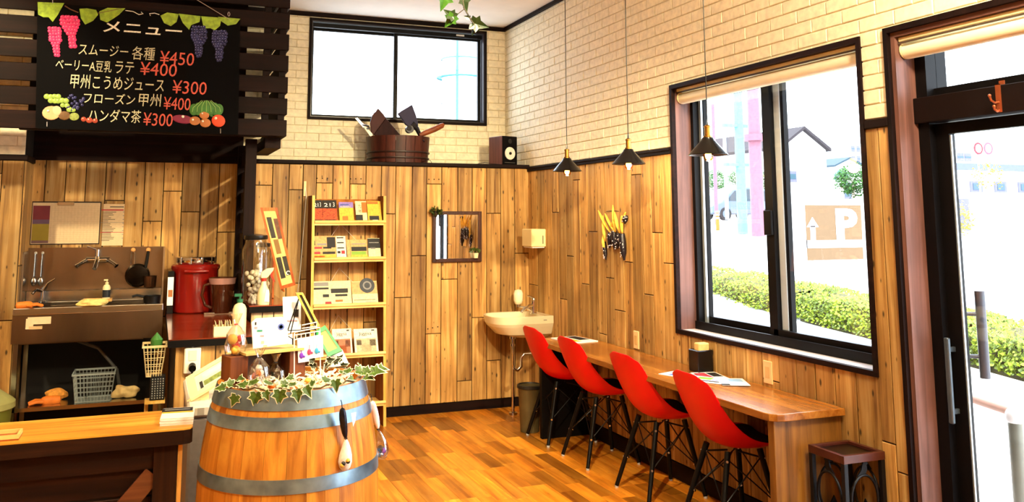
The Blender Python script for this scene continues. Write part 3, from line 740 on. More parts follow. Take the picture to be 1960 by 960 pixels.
for (x0, y0, x1, y1, wd) in ((1158, 462, 1154, 412, .04), (1168, 445, 1145, 402, .035), (1176, 443, 1158, 408, .03), (1178, 444, 1173, 392, .03), (1186, 446, 1176, 405, .04), (1191, 447, 1190, 412, .035), (1190, 430, 1198, 405, .02), (1170, 438, 1178, 415, .05), (1157, 478, 1154, 450, .03)):
    a = wp(x0, y0, .045); b = wp(x1, y1, .05); d = (b-a); s = Vector((0, 1, 0)).cross(d).normalized()*.012; rows = []
    for i in range(7):
        f = i/6; p = a.lerp(b, f); h = wd*.5*math.sin(math.pi*(.12+.8*f))**.7
        rows.append([p+Vector((.0, -h, 0)), p+Vector((-.012*math.sin(math.pi*f)-.004, 0, 0)), p+Vector((.0, h, 0))])
    MB().grid(rows).build('husk', husk, t, smooth=60, solid=.0015)
MB().tube([wp(1161, 404, .012), wp(1176, 403, .012), wp(1184, 404, .012)], .002, 6).build('hanging_wire', wire_b, t)
# outlets
plate = M('cream_plate', 'e8c890', .4, var=.03)
for (px, py, lab) in ((1219, 650, 'small cream wall outlet above the middle of the counter'), (1471, 712, 'small cream wall outlet below the big window')):
    c = at(px, py, 'x', XR-.008); t = thing('wall_outlet', lab, 'outlet', (XR, c.y, c.z-.06))
    MB().box(XR-.016, XR-.006, c.y-.035, c.y+.035, c.z-.06, c.z+.06, ch=.003).build('plate', plate, t)
    MB().box(XR-.0175, XR-.016, c.y-.018, c.y+.018, c.z-.03, c.z+.03).build('socket', M('cream_socket', 'd8b070', .4), t)

# pendants
brass = M('brass', 'c89a4a', .25, 1, var=.1); black_enamel = M('black_enamel', '0c0a0c', .25, .2, var=.05)
bulb_m = M('bulb_glow', 'ffc060', .3, emit=16); bulb_g = M('bulb_core', 'fff0c8', .3, emit=40)
def make_pendant():
    t = thing('pendant_lamp', '', 'lamp')
    MB().lathe([(.105, 0), (.107, .003), (.035, .082), (.030, .095), (.018, .098), (.018, .094), (.027, .091), (.031, .08), (.101, .003), (.105, 0)], n=32).build('shade', black_enamel, t, smooth=35, local=True)
    MB().lathe([(0, .098), (.022, .098), (.022, .105), (.016, .108), (.016, .15), (.019, .152), (.019, .158), (.010, .165), (.006, .166), (0, .166)], n=20).build('socket', brass, t, smooth=35, local=True)
    MB().cyl((0, 0, .165), (0, 0, .195), .006, .003, 10).build('cord_grip', black_enamel, t, local=True)
    MB().cyl((0, 0, .19), (0, 0, 3.469-1.955), .0028, n=6).build('cord', blk, t, local=True)
    MB().cyl((0, 0, 3.469-1.985), (0, 0, 3.469-1.955), .04, n=20).build('ceiling_rose', black_enamel, t, local=True)
    MB().ball((0, 0, .0), (.017, .017, .026), 12, 8).build('filament', bulb_g, t, smooth=60, local=True)
    b = MB().lathe([(.0, -.034), (.012, -.032), (.024, -.021), (.029, -.004), (.027, .014), (.017, .034), (.014, .06), (0, .06)], n=20).build('bulb', glass('amber_bulb', (1, .5, .08), .05), t, smooth=60, local=True)
    return t
pn = make_pendant()
for k, (x, y) in enumerate(((2.775, 5.735), (2.775, 4.84), (2.775, 3.98))):
    c = pn if k == 0 else copy_tree(pn); c.location = (x, y, 1.955); c['group'] = 'black pendant lamps above the counter'
    c['label'] = ('black cone pendant lamp hanging nearest the corner of the room', 'middle black cone pendant lamp of the three above the counter', 'black cone pendant lamp hanging in front of the big window')[k]
    l = bpy.data.lights.new('pendant_light', 'POINT'); l.energy = 2.2; l.color = (1, .72, .38); l.shadow_soft_size = .03
    lo = bpy.data.objects.new('pendant_light', l); COL.objects.link(lo); lo.parent = c; lo.location = (0, 0, -.05)

# iron plant stand beside the counter
t = thing('iron_stand', 'square dark iron stand with bird and ring ornaments beside the counter end', 'stand', (2.98, 3.29, 0))
sx0, sx1, sy0, sy1, sz = 2.86, 3.095, 3.165, 3.392, .578
rim_w = M('stand_rim', '4a1f16', .35, var=.2); iron = M('black_iron', '16161a', .45, .5)
ring(MB(), 'x', 0, 1, 0, 1, 0, 1, .1)
mb = MB()
for b in ((sx0, sx1, sy0, sy0+.02), (sx0, sx1, sy1-.02, sy1), (sx0, sx0+.02, sy0+.02, sy1-.02), (sx1-.02, sx1, sy0+.02, sy1-.02)): mb.box(*b, sz-.035, sz)
mb.build('top_rim', rim_w, t, bevel=.002)
MB().box(sx0+.02, sx1-.02, sy0+.02, sy1-.02, sz-.03, sz-.012).build('top_plate', M('stand_top', '0c0605', .3), t)
for a in (sx0+.012, sx1-.012):
    for b in (sy0+.012, sy1-.012): MB().box(a-.011, a+.011, b-.011, b+.011, 0, sz-.035).build('leg', iron, t, bevel=.002)
for (fixed, axis) in ((sy0+.012, 'y'), (sx0+.012, 'x'), (sy1-.012, 'y'), (sx1-.012, 'x')):
    cu = (sx0+sx1)/2 if axis == 'y' else (sy0+sy1)/2
    P = (lambda u, z: (cu+u, fixed, z)) if axis == 'y' else (lambda u, z: (fixed, cu+u, z))
    MB().tube([P(.075*math.cos(i*math.pi/16), .38+.105*math.sin(i*math.pi/16)) for i in range(32)], .006, 8, closed=True).build('ring_ornament', iron, t, smooth=60)
    bird = MB().prism([P(u, .487+z) for u, z in ((-.018, .0), (-.036, -.005), (-.012, .018), (-.002, .045), (.006, .058), (.018, .054), (.028, .046), (.02, .04), (.022, .02), (.012, .002))], (0, .006, 0) if axis == 'y' else (.006, 0, 0)); bird.build('bird_ornament', iron, t)
    MB().prism([P(u, .282+z) for u, z in ((-.05, .0), (.05, .0), (.03, .02), (.012, .06), (-.01, .03))], (0, .006, 0) if axis == 'y' else (.006, 0, 0)).build('leaf_ornament', iron, t)
# coat hook on the transom bar
hx = XR+.09; c = at(1912, 185, 'x', hx)
t = thing('coat_hook', 'copper coloured double hook hung over the dark bar above the door', 'hook', (hx, c.y, ztr))
cop = M('copper', 'b5603a', .3, .7, var=.15)
zt_ = zt2-.012
mb = MB().box(hx-.004, hx-.001, c.y-.012, c.y+.012, ztr+.004, zt_+.004).box(hx-.004, hx+.06, c.y-.012, c.y+.012, zt_+.001, zt_+.004).box(hx+.02, hx+.026, c.y-.012, c.y+.012, zt_, zt_+.02); mb.build('strap', cop, t)
MB().tube([(hx-.003, c.y, ztr+.045), (hx-.02, c.y+.004, ztr+.042), (hx-.036, c.y+.008, ztr+.052), (hx-.040, c.y+.01, ztr+.07)], .005, 8).ball((hx-.040, c.y+.01, ztr+.072), .007, 10, 8).build('prong', cop, t, smooth=60)
MB().tube([(hx-.003, c.y, ztr+.012), (hx-.012, c.y+.003, ztr+.008), (hx-.022, c.y+.006, ztr+.016), (hx-.024, c.y+.006, ztr+.026)], .005, 8).ball((hx-.024, c.y+.006, ztr+.028), .007, 10, 8).build('prong', cop, t, smooth=60)

# ================================================================ ledge: tub with tools, speaker
tubw = wood('tub_wood', '2a100a', '44190f', '562518', 'z', .5, 9, .2, 0)
Lf, Rt = at(702, 290, 'y', 7.5), at(820, 290, 'y', 7.5); cx = (Lf.x+Rt.x)/2; rad = (Rt.x-Lf.x)/2; ty = 7.50; zb = 2.094; zt = at(760, 259, 'y', 7.3).z
t = thing('wooden_tub', 'dark wooden stave tub on the ledge below the back window', 'tub', (cx, ty, zb))
ry = min(rad, .26)
def tubring(f0, f1, z0, z1, a0, a1, k=4):
    rows = []
    for r0, z in ((f0, z0), (f1, z1)): rows.append([Vector((cx+r0*rad*math.cos(a0+(a1-a0)*i/k), ty+r0*ry*math.sin(a0+(a1-a0)*i/k), z)) for i in range(k+1)])
    return rows
NS = 20
for i in range(NS):
    a0 = 2*math.pi*i/NS+.008; a1 = 2*math.pi*(i+1)/NS-.008; o1 = tubring(.94, 1, zb, zt, a0, a1); i1 = tubring(.86, .92, zb, zt, a0, a1)
    n = 5; v = o1[0]+o1[1]+i1[0]+i1[1]; f = []
    for q in range(4):
        f += [(q, q+1, n+q+1, n+q), (2*n+q, 3*n+q, 3*n+q+1, 2*n+q+1), (n+q, n+q+1, 3*n+q+1, 3*n+q), (q, 2*n+q, 2*n+q+1, q+1)]
    f += [(0, n, 3*n, 2*n), (4, 2*n+4, 3*n+4, n+4)]
    MB().add(v, f).build('stave', tubw, t)
for z in (zb+.045, zb+.095):
    rr_ = .945+.06*(z-zb)/(zt-zb)
    MB().tube([(cx+rr_*1.01*rad*math.cos(2*math.pi*i/40), ty+rr_*1.01*ry*math.sin(2*math.pi*i/40), z) for i in range(40)], .009, 6, closed=True).build('hoop', M('dark_hoop', '24100c', .4), t, smooth=60)
MB().lathe([(0, 0), (.86*rad, 0)], (cx, ty, zb+.01), 30).build('tub_base', tubw, t)
# tools in the tub
P = lambda px, py, y=7.42: at(px, py, 'y', y)
red_lac = M('red_brown_lacquer', '3c1414', .5, var=.15, spec=.15); mat_dk = M('dark_tool_steel', '211f24', .35, .5); mat_pu = M('violet_steel', '221c3e', .5, 0, spec=.2)
t = thing('wooden_shovel', 'reddish brown wooden scoop standing point up in the tub', 'scoop', P(730, 262))
o_ = Vector((0, .022, 0))
MB().prism([P(x, y) for x, y in ((711, 258), (709, 235), (712, 222), (717, 215), (719, 214), (724, 207), (733, 217), (741, 228), (731, 243), (716, 257))], o_).build('blade', red_lac, t, bevel=.004)
MB().prism([P(x, y, 7.40) for x, y in ((716, 257), (739, 226), (768, 260), (722, 262))], o_).build('blade', wood('scoop_back', '1c080a', '280d0f', '341616', 'z', .6, 8, .1, 0, spec=.1), t, bevel=.004)
MB().tube([P(726, 252, 7.44), P(733, 275, 7.46)], .014, 10).build('handle', red_lac, t)
t = thing('white_spatula', 'white flat tool leaning out of the left of the tub', 'tool', P(706, 258))
MB().prism([P(x, y, 7.41) for x, y in ((680, 226), (684, 225), (698, 239), (695, 244))], o_*.5).build('blade', M('pale_metal', 'ece8e2', .3, .3), t)
MB().prism([P(x, y, 7.41) for x, y in ((696, 243), (699, 240), (713, 256), (714, 262), (708, 260))], o_*.6).build('handle', M('pale_handle', 'e2dccf', .4), t)
MB().tube([P(694, 239, 7.405), P(706, 241, 7.405), P(707, 246, 7.405), P(702, 246, 7.405)], .006, 8).build('trigger', mat_dk, t)
t = thing('violet_trowel', 'violet black flared metal tool standing in the tub', 'tool', P(790, 262))
MB().prism([P(x, y, 7.36) for x, y in ((762, 217), (769, 212), (789, 200), (797, 222), (801, 240), (792, 247), (777, 238), (769, 226))], o_*1.5).build('blade', mat_pu, t, bevel=.003)
MB().tube([P(787, 238, 7.37), P(798, 246, 7.37), P(803, 257, 7.38), P(806, 270, 7.4)], [.035, .022, .017, .016], 12).build('shank', mat_dk, t, smooth=60)
c = P(785, 247, 7.34)
MB().cyl(c, c+Vector((0, .05, 0)), .034, n=20).cyl(c+Vector((-.01, -.01, .01)), c+Vector((0, .04, 0)), .022, n=16).build('wheel', mat_dk, t, smooth=40)
MB().tube([P(803, 258, 7.38), P(809, 271, 7.30)], [.012, .018], 12).build('knob', mat_dk, t, smooth=50)
t = thing('wooden_club', 'orange brown wooden handle leaning out of the right of the tub', 'handle', P(806, 262))
MB().tube([P(803, 259, 7.33), P(812, 255, 7.33), P(832, 247, 7.33), P(846, 240, 7.33), P(849, 237, 7.33)], [.016, .024, .026, .024, .014], 12).build('grip', wood('club_wood', '4a1e0a', '7a3a16', '925028', 'x', .5, 10, .1, .4), t, smooth=60)
MB().tube([P(803, 259, 7.33), P(806, 266, 7.36), P(807, 290, 7.42)], .012, 8).build('shaft', mat_dk, t)
# speaker
zb = 2.094
R_sp = frame((math.cos(R_(16)), math.sin(R_(16)), 0)); c = Vector((2.93, 7.40, zb))
t = thing('bookshelf_speaker', 'small walnut and black loudspeaker with white cone in the ledge corner', 'speaker', c)
T = Matrix.Translation(c) @ R_sp.to_4x4(); zh = .262
MB().box(-.085, .085, -.10, .10, 0, zh, .003, T).build('cabinet', wood('speaker_walnut', '4a221a', '64322a', '7a463c', 'z', .4, 8, .05, 0), t)
MB().box(-.084, .084, -.106, -.099, .002, zh-.002, .002, T).build('front_baffle', M('speaker_black', '080607', .6, spec=.1), t)
D = lambda r0: [(0, 0)]
def disc(c3, r, th, mat, par, name, n=28, prof=None):
    Tm = R_sp @ Matrix.Rotation(R_(90), 3, 'X')
    return MB().lathe(prof or [(0, th), (r*.9, th), (r, 0)], T @ Vector(c3), n, T=Tm).build(name, mat, par, smooth=40)
disc((.0, -.107, .105), .058, .004, M('white_cone', 'e6dfd2', .5), t, 'cone', prof=[(.0, .002), (.018, .002), (.05, .008), (.056, .006), (.058, 0)])
disc((.0, -.113, .105), .014, .006, M('speaker_dome', '1a1818', .3), t, 'dust_cap')
disc((.0, -.107, .215), .022, .004, M('tweeter', '1c1a1a', .35), t, 'tweeter')
MB().box(-.06, .06, -.1075, -.1055, .02, .024, 0, T).build('name_strip', M('dim_silver', '5a5654', .4), t)
MB().tube([T @ Vector((-.08, -.08, .004)), (2.80, 7.35, zb+.012), (2.72, 7.30, zb+.02), (2.66, 7.34, zb+.006), (2.5, 7.45, zb+.004)], .0022, 6).build('cable', wire_b, t)
tag(MB().tube([(2.12, 7.28, zb+.003), (2.14, 7.262, zb+.016), (2.17, 7.25, zb+.028), (2.2, 7.26, zb+.02), (2.22, 7.30, zb+.003)], .0022, 6).build('loose_cable', wire_b), 'short loop of black cable on the ledge right of the tub', 'cable')
# ================================================================ magazine rack
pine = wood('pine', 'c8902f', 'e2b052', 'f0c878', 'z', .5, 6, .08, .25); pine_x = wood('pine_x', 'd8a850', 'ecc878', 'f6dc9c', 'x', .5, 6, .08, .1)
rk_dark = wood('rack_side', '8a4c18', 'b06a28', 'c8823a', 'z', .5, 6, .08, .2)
t = thing('magazine_rack', 'tall pine magazine rack leaning against the back wall', 'rack', (1.45, 7.08, 0))
X0, X1 = 1.148, 1.748
def side(x0, x1): return MB().prism([(x0, 6.925, 0), (x0, YB-.012, 0), (x0, YB-.012, 1.80), (x0, 7.03, 1.80)], (x1-x0, 0, 0))
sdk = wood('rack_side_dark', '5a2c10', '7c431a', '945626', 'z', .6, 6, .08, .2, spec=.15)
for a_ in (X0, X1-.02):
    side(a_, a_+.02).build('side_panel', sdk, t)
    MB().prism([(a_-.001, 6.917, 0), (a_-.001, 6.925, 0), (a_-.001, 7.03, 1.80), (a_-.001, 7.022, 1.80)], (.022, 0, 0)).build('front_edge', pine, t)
fy = lambda z: 6.925+.105*z/1.8
SH = [1.575, 1.285, .925, .545, .17]
for z in SH:
    y = fy(z)
    MB().box(X0+.02, X1-.02, y-.012, y+.012, z-.012, z+.022).cyl((X0+.02, y-.012, z+.015), (X1-.005, y-.012, z+.015), .013, n=12).build('lip', pine_x, t, smooth=40)
    MB().prism([(X0+.02, y+.012, z-.012), (X0+.02, YB-.03, z-.012), (X0+.02, YB-.03, z+.0), (X0+.02, y+.012, z)], (X1-X0-.04, 0, 0)).build('shelf', pine_x, t)
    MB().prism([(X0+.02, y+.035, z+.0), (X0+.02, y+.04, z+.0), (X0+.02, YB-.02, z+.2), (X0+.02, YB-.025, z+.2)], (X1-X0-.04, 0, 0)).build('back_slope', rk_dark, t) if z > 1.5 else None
cord = M('pale_cord', 'd8d0c0', .6)
for z in SH[1:]:
    c = 1.40
    MB().tube([(c-.1, fy(z)+.1, z+.16), (c+.01, YB-.03, z+.29), (c+.12, fy(z)+.1, z+.16)], .002, 6).build('hanging_cord', cord, t)
MB().tube([(X0-.03, YB-.012, 1.9), (X0-.02, YB-.03, 1.8), (X0-.05, YB-.02, 1.2), (X0-.09, YB-.012, .8)], .003, 6).build('side_cord', M('white_cord', 'e8e4dc', .5), t)
MB().box(X0-.04, X0-.02, YB-.02, YB-.007, 1.8, 1.92).build('cord_clip', plate, t)
def mag(lab, px0, px1, pyt, shelf, inks, base, cat='magazine', group=None, th=.006, lift=0, ttl=None):
    z = SH[shelf]+.022; y = fy(SH[shelf])+.02+lift
    x0 = at(px0, 500, 'y', y).x; x1 = at(px1, 500, 'y', y).x
    h = (at(px0, pyt, 'y', y+.06).z-z)*1.06
    up = Vector((0, .40, .92)).normalized(); nr = Vector((0, -.92, .40)).normalized()
    Rm = Matrix((Vector((1, 0, 0)), -nr, up)).transposed().to_4x4(); T = Matrix.Translation((x0, y, z-.01)) @ Rm
    wd = x1-x0-.002
    t = thing('magazine' if cat == 'magazine' else 'brochure', lab, cat, (x0+wd/2, y, z-.01), 0, group)
    MB().box(0, wd, 0, th, 0, h, 0, T).build('cover', base, t)
    for (u0, u1, v0, v1, m) in inks: MB().box(u0*wd, u1*wd, -.0008, 0, v0*h, v1*h, 0, T).build('print', m, t)
    if ttl:
        for (s, u0, v0, wu, hv, m) in ttl: text(s, T @ Vector((u0*wd, -.0012, v0*h)), wu*wd, hv*h, (1, 0, 0), up, m, t)
cov = lambda n, c: M('cover_'+n, c, .45, var=.25, scale=60)
blackc, orangec, yelc, purc, whc, tanc, crm = cov('black', '17120f'), cov('flame', 'd8561c'), cov('yellow', 'ecb43a'), cov('purple', '8f78c8'), cov('white', 'f2ead6'), cov('tan', 'd2a468'), cov('cream', 'f0deaa')
g1 = 'magazines on the top shelf of the rack'; g2 = 'brochures on the second shelf of the rack'
flame = M('flame_print', 'd04a1c', .5, var=.8, scale=90)
for k, (a, b) in enumerate(((599, 617), (617, 645))):
    mag(('black and flame coloured magazine at the left end of the top rack shelf', 'wider black and flame coloured magazine, second on the top rack shelf')[k], a, b, 379, 0, [(.0, 1, .02, .62, flame), (.1, .9, .05, .12, ink_k)], blackc, group=g1, ttl=[('21', .12, .70, .45, .16, paper), ('3', .74, .70, .12, .2, paper)])
mag('purple and yellow magazine in the middle of the top rack shelf', 649, 677, 383, 0, [(0, 1, .72, 1, purc), (.1, .7, .84, .9, ink_b), (.1, .8, .74, .8, paper), (.2, .6, .1, .3, ink_o)], yelc, group=g1, th=.012)
mag('orange and cream magazine with black lettering on the top rack shelf', 681, 703, 381, 0, [(0, .6, .02, .35, ink_k), (.55, 1, .45, .95, ink_o), (.1, .7, .03, .08, paper)], crm, group=g1, ttl=[('力', .22, .66, .3, .18, ink_k), ('B', .3, .46, .2, .12, ink_k)])
mag('yellow magazine at the right end of the top rack shelf', 704, 731, 381, 0, [(0, .8, .86, .98, ink_o), (.1, .8, .1, .3, ink_k), (.3, .7, .05, .12, paper), (.2, .9, .5, .7, yelc)], yelc, group=g1)
mag('grey brochure with dark oval pictures on the second rack shelf', 599, 645, 448, 1, [(0, .12, .6, .8, ink_k), (.62, .98, .5, .95, ink_k), (.2, .6, .6, .68, ink_gy), (.05, .4, .45, .53, ink_r), (.45, .8, .45, .53, ink_k), (0, .32, .22, .32, ink_r), (.42, .95, .22, .32, ink_k), (0, .5, .05, .15, ink_o), (.02, .98, .02, .2, yelc)], tanc, 'brochure', g2)
mag('white striped leaflet beside the oval brochure on the second rack shelf', 645, 664, 448, 1, [(.1, .8, .9, .95, ink_k), (.1, .8, .68, .73, ink_k), (.1, .8, .45, .5, ink_k), (.5, .85, .22, .36, ink_r), (.1, .4, .24, .34, ink_k), (.1, .9, .02, .06, ink_k)], whc, 'brochure', g2, lift=.0)
mag('plain tan brochure partly hidden on the second rack shelf', 665, 672, 455, 1, [], tanc, 'brochure', g2)
mag('yellow brochure with dark photo strip on the second rack shelf', 672, 705, 455, 1, [(.05, .95, .4, .62, ink_k), (.05, .9, .2, .38, ink_g), (0, 1, .02, .2, yelc), (.1, .9, .75, .8, ink_gy)], tanc, 'brochure', g2, lift=.0)
mag('cream brochure with black top at the right of the second rack shelf', 706, 730, 452, 1, [(0, 1, .5, .98, ink_k), (.1, .9, .75, .79, paper), (.2, .6, .45, .55, ink_gy)], crm, 'brochure', g2, lift=.0)
mag('cream newspaper with small photographs on the third rack shelf', 597, 676, 535, 2, [(.02, .45, .8, .95, ink_gy), (0, .45, .66, .74, ink_k), (.5, .92, .5, .68, ink_k), (.6, .9, .36, .45, ink_k), (.3, .45, .34, .46, ink_k), (.35, .5, .02, .16, ink_r), (.6, .78, .14, .22, ink_o)], crm, 'brochure', th=.004)
tyre = M('tyre_print', '2c3442', .5, var=.4, scale=60)
mag('cream newspaper page with a round dark blue emblem on the third rack shelf', 677, 726, 535, 2, [(.0, 1, .45, .98, tanc), (.05, .9, .18, .2, ink_k), (.5, .95, .08, .1, ink_gy)], crm, 'brochure', th=.004)
z = SH[2]+.012; yy = fy(SH[2])+.02; nr = Vector((0, -.92, .40)).normalized()
c = Vector((at(703, 556, 'y', yy+.05).x, yy, z))+Vector((0, .40, .92)).normalized()*.155
Rm = Matrix((Vector((1, 0, 0)), Vector((0, .40, .92)), nr)).transposed()
pg = [o for o in COL.objects if o.get('label', '').startswith('cream newspaper page')][0]
for r, m in ((.062, tyre), (.036, ink_gy), (.024, tyre)):
    MB().lathe([(0, .004-r*.02), (r, .004-r*.02)], c, 28, T=Rm).build('emblem', m, pg)
for k, (a, b) in enumerate(((642, 679), (683, 728))):
    mag(('cream cover magazine with orange dish photo on the low rack shelf', 'cream cover magazine with figure photo at right of the low rack shelf')[k], a, b, 626, 3, [(.08, .92, .03, .6, cov('photo%d' % k, ('b8602c', 'c8b088')[k])), (.3, .7, .08, .35, (ink_o, crm)[k]), (.1, .3, .35, .55, ink_k), (.65, .9, .3, .55, ink_k), (.75, .88, .9, .95, ink_k)], whc, group='cover magazines on the low rack shelf', ttl=[('Jiggna', .2, .70, .55, .16, ink_k)])

# ================================================================ slatted canopy with menu board
t = thing('slatted_canopy', 'dark brown slatted wooden canopy above the kitchen', 'canopy', (0, 6.7, 2.195))
zs_ = [2.195+.155*k for k in range(8)]
for z in zs_:
    MB().box(-1.95, .832, 6.27, 6.292, z, z+.117, ch=.003).build('slat', dark_wood, t)
    MB().box(.81, .832, 6.292, YB-.04 if z < 2.1 else 7.77, z, z+.117, ch=.003).build('side_slat', dark_wood_y, t)
for x in (.66, .77, -.62, -1.3): MB().box(x, x+.045, 6.292, 6.335, 2.195, CEIL-.001).build('upright', dark_wood_z, t)
MB().box(-.86, .81, 6.335, 6.40, 2.195, 2.235).build('lower_beam', dark_wood, t)
MB().box(.70, .81, 6.40, YB-.04, 2.12, 2.19).build('cross_beam', dark_wood_y, t)
t = thing('slatted_screen', 'narrow dark slatted screen standing on the kitchen counter below the canopy', 'screen', (.615, 6.85, 1.04))
MB().box(.578, .655, 6.50, 6.575, 1.041, 2.19).build('post', dark_wood_z, t); MB().box(.578, .655, 7.12, 7.195, 1.041, 2.19).build('post', dark_wood_z, t)
z = 1.08
while z < 2.15: MB().box(.605, .628, 6.575, 7.12, z, z+.117).build('slat', dark_wood_y, t); z += .155

yb = 6.245
bt = thing('menu_board', 'black chalkboard menu with painted grapes and fruit hung on the slatted canopy', 'menu board', (-.15, yb, 2.196))
bl = at(68, 245, 'y', yb); br = at(456, 258, 'y', yb); tl = at(71.7, 3.3, 'y', yb); tr = at(460, 35, 'y', yb)
bl.z = br.z = (bl.z+br.z)/2; tl.z = tr.z = (tl.z+tr.z)/2
MB().prism([bl, br, tr, tl], (0, .022, 0)).build('panel', M('chalkboard', '070607', .8, var=.2, scale=6, spec=.08), bt)
chalk = M('chalk_white', 'f2eedc', .8, var=.35, scale=160); chalk_c = M('chalk_cream', 'd8d2ac', .8, var=.45, scale=160); chalk_r = M('chalk_red', 'd8604e', .8, var=.35, scale=160)
def bt_text(s, x0, y0, x1, y1, m, gap=0):
    a = at(x0, y1, 'y', yb-.0025); b = at(x1, y1, 'y', yb-.0025); c = at(x0, y0, 'y', yb-.0025)
    # vertical drift of horizontal lines in the picture comes from the view, so only sizes are taken from it
    k = .055*(x1-x0); h = (y1-y0-k)/(y1-y0)*(c.z-a.z)
    a = at(x0, y1-k, 'y', yb-.0025)
    text(s, a, b.x-a.x, h, (1, 0, 0), (0, 0, 1), m, bt, 'lettering', gap=gap, shear=.06)
bt_text('メニュー', 197, 39, 348, 69, chalk, .012)
for (s, x0, y0, x1, y1, m) in (('スムージー', 150, 83, 245, 109, chalk_c), ('各種', 252, 88, 296, 116, chalk_c), ('¥450', 306, 97, 371, 126, chalk_r),
    ('ベーリーA豆乳', 106, 111, 213, 139, chalk_c), ('ラテ', 220, 117, 256, 142, chalk_c), ('¥400', 268, 118, 338, 147, chalk_r),
    ('甲州こうめジュース', 134, 141, 313, 178, chalk_c), ('¥300', 330, 153, 395, 182, chalk_r),
    ('フローズン', 160, 176, 258, 202, chalk_c), ('甲州', 265, 178, 308, 205, chalk_c), ('¥400', 313, 185, 364, 212, chalk_r),
    ('ハンダマ茶', 168, 207, 269, 238, chalk_c), ('¥300', 274, 215, 330, 243, chalk_r)): bt_text(s, x0, y0, x1, y1, m)
PX = (at(460, 100, 'y', yb).x-at(70, 100, 'y', yb).x)/390
def bp(px, py, d=.002): return at(px, py, 'y', yb-d)
RX = Matrix.Rotation(R_(90), 3, 'X')
def dots(name, lst, mat, hi=None, d=.002):
    mb = MB()
    for (px, py, r) in lst: mb.ball(bp(px, py, d), (r*PX, .004, r*PX), 10, 6)
    o = mb.build(name, mat, bt, smooth=60)
    if hi:
        mb = MB()
        for (px, py, r) in lst: mb.ball(bp(px-r*.3, py-r*.35, d+.004), (r*PX*.22, .0015, r*PX*.22), 6, 4)
        mb.build('highlight', hi, o)
    return o
def cluster(x0, y0, x1, y1, w0, w1, r):
    out = []; n = int((y1-y0)/(r*1.35))
    for i in range(n+1):
        f = i/max(1, n); ww = (w0+(w1-w0)*f)*(.75+.5*math.sin(math.pi*min(1, f*1.4+.15))); k = max(1, int(ww/(r*1.4)))
        for j in range(k): out.append((x0+(x1-x0)*f+(j-(k-1)/2)*r*1.45+random.uniform(-.8, .8), y0+(y1-y0)*f+random.uniform(-.8, .8), r*random.uniform(.9, 1.15)))
    return out
pinkg = M('paint_pink', 'd42a66', .6, var=.3, scale=60); pinkh = M('paint_pink_light', 'ff9ab8', .6); navy = M('paint_navy', '1d1d52', .6, var=.4, scale=60); navyh = M('paint_navy_light', 'a8a8e0', .6)
pgreen = M('paint_leaf', '8fae2a', .6, var=.35, scale=40); dgreen = M('paint_green', '3f6b26', .6, var=.3, scale=30)
dots('painted_grapes', cluster(104, 54, 109, 105, 24, 17, 4), pinkg, pinkh); dots('painted_grapes', cluster(132, 33, 140, 89, 32, 18, 4.2), pinkg, pinkh)
dots('painted_grapes', cluster(381, 52, 380, 107, 27, 19, 3.4), navy, navyh); dots('painted_grapes', cluster(420, 60, 419, 115, 27, 19, 3.4), navy, navyh)
def vleaf(pts, mat=pgreen): MB().prism([bp(x, y, .002) for x, y in pts], (0, -.002, 0)).build('painted_leaf', mat, bt)
vleaf([(72, 4), (123, 6), (118, 15), (111, 28), (101, 42), (93, 33), (83, 33), (73, 28)])
vleaf([(152, 17), (166, 16), (184, 19), (188, 28), (178, 40), (163, 47), (155, 35)]); vleaf([(190, 22), (206, 15), (240, 16), (228, 28), (218, 35), (205, 43), (192, 38)])
vleaf([(307, 30), (320, 24), (342, 27), (338, 42), (327, 50), (314, 44)]); vleaf([(342, 26), (384, 31), (382, 42), (366, 48), (362, 57), (350, 44)])
vleaf([(385, 31), (424, 34), (421, 50), (411, 58), (403, 54), (390, 54)]); vleaf([(417, 32), (460, 36), (452, 46), (436, 49), (424, 41)])
MB().tube([bp(124, 11), bp(135, 18), bp(150, 24)], .004, 6).build('painted_vine', M('paint_brown', '6a4630', .7), bt)
MB().tube([bp(188, 25), bp(205, 22), bp(232, 16)], .003, 6).build('painted_vine', M('paint_brown'), bt)
MB().tube([bp(240, 20), bp(255, 22), bp(266, 28), (bp(274, 26)), bp(270, 23)], .0025, 6).build('painted_tendril', chalk, bt)
MB().tube([bp(305, 28), bp(296, 25), bp(286, 26), bp(288, 30)], .0025, 6).build('painted_tendril', chalk, bt)
dots('painted_grapes', cluster(100, 184, 136, 210, 34, 20, 5), M('paint_muscat', '93b04a', .6, var=.25, scale=50), M('paint_muscat_light', 'e6f0b8', .6))
dots('painted_grapes', [(128+random.uniform(0, 32), 182+random.uniform(0, 30), 3) for _ in range(26)], navy, navyh)
def blob(name, px, py, rx, ry, mat, a=0, d=.003): return MB().ball(bp(px, py, d), (rx*PX, .004, ry*PX), 18, 8, T=Matrix.Rotation(a, 3, 'Y')).build(name, mat, bt, smooth=60)
peach = M('paint_peach', 'f0a878', .6, var=.25, scale=14); blob('painted_peach', 98, 216, 16, 14, peach); blob('painted_peach', 108, 212, 9, 10, M('paint_peach2', 'f4bc92', .6), 0, .004)
blob('painted_kiwi', 123, 221, 11, 9, M('paint_kiwi', '6a4a26', .6, var=.3, scale=60)); blob('painted_kiwi', 142, 223, 9, 8, M('paint_kiwi_cut', '8c9a4a', .6, var=.4, scale=80))
dots('painted_cherry', [(160, 228, 5), (171, 230, 6), (182, 231, 5)], M('paint_cherry', '9c3a22', .6, var=.2), chalk)
pk = M('paint_pumpkin', '3f7a2c', .6, var=.3, scale=20)
for k in range(-3, 4): blob('painted_pumpkin', 395+k*8, 206+abs(k)*1.2, 9, 16-abs(k)*1.2, pk, 0, .003+.0005*(3-abs(k)))
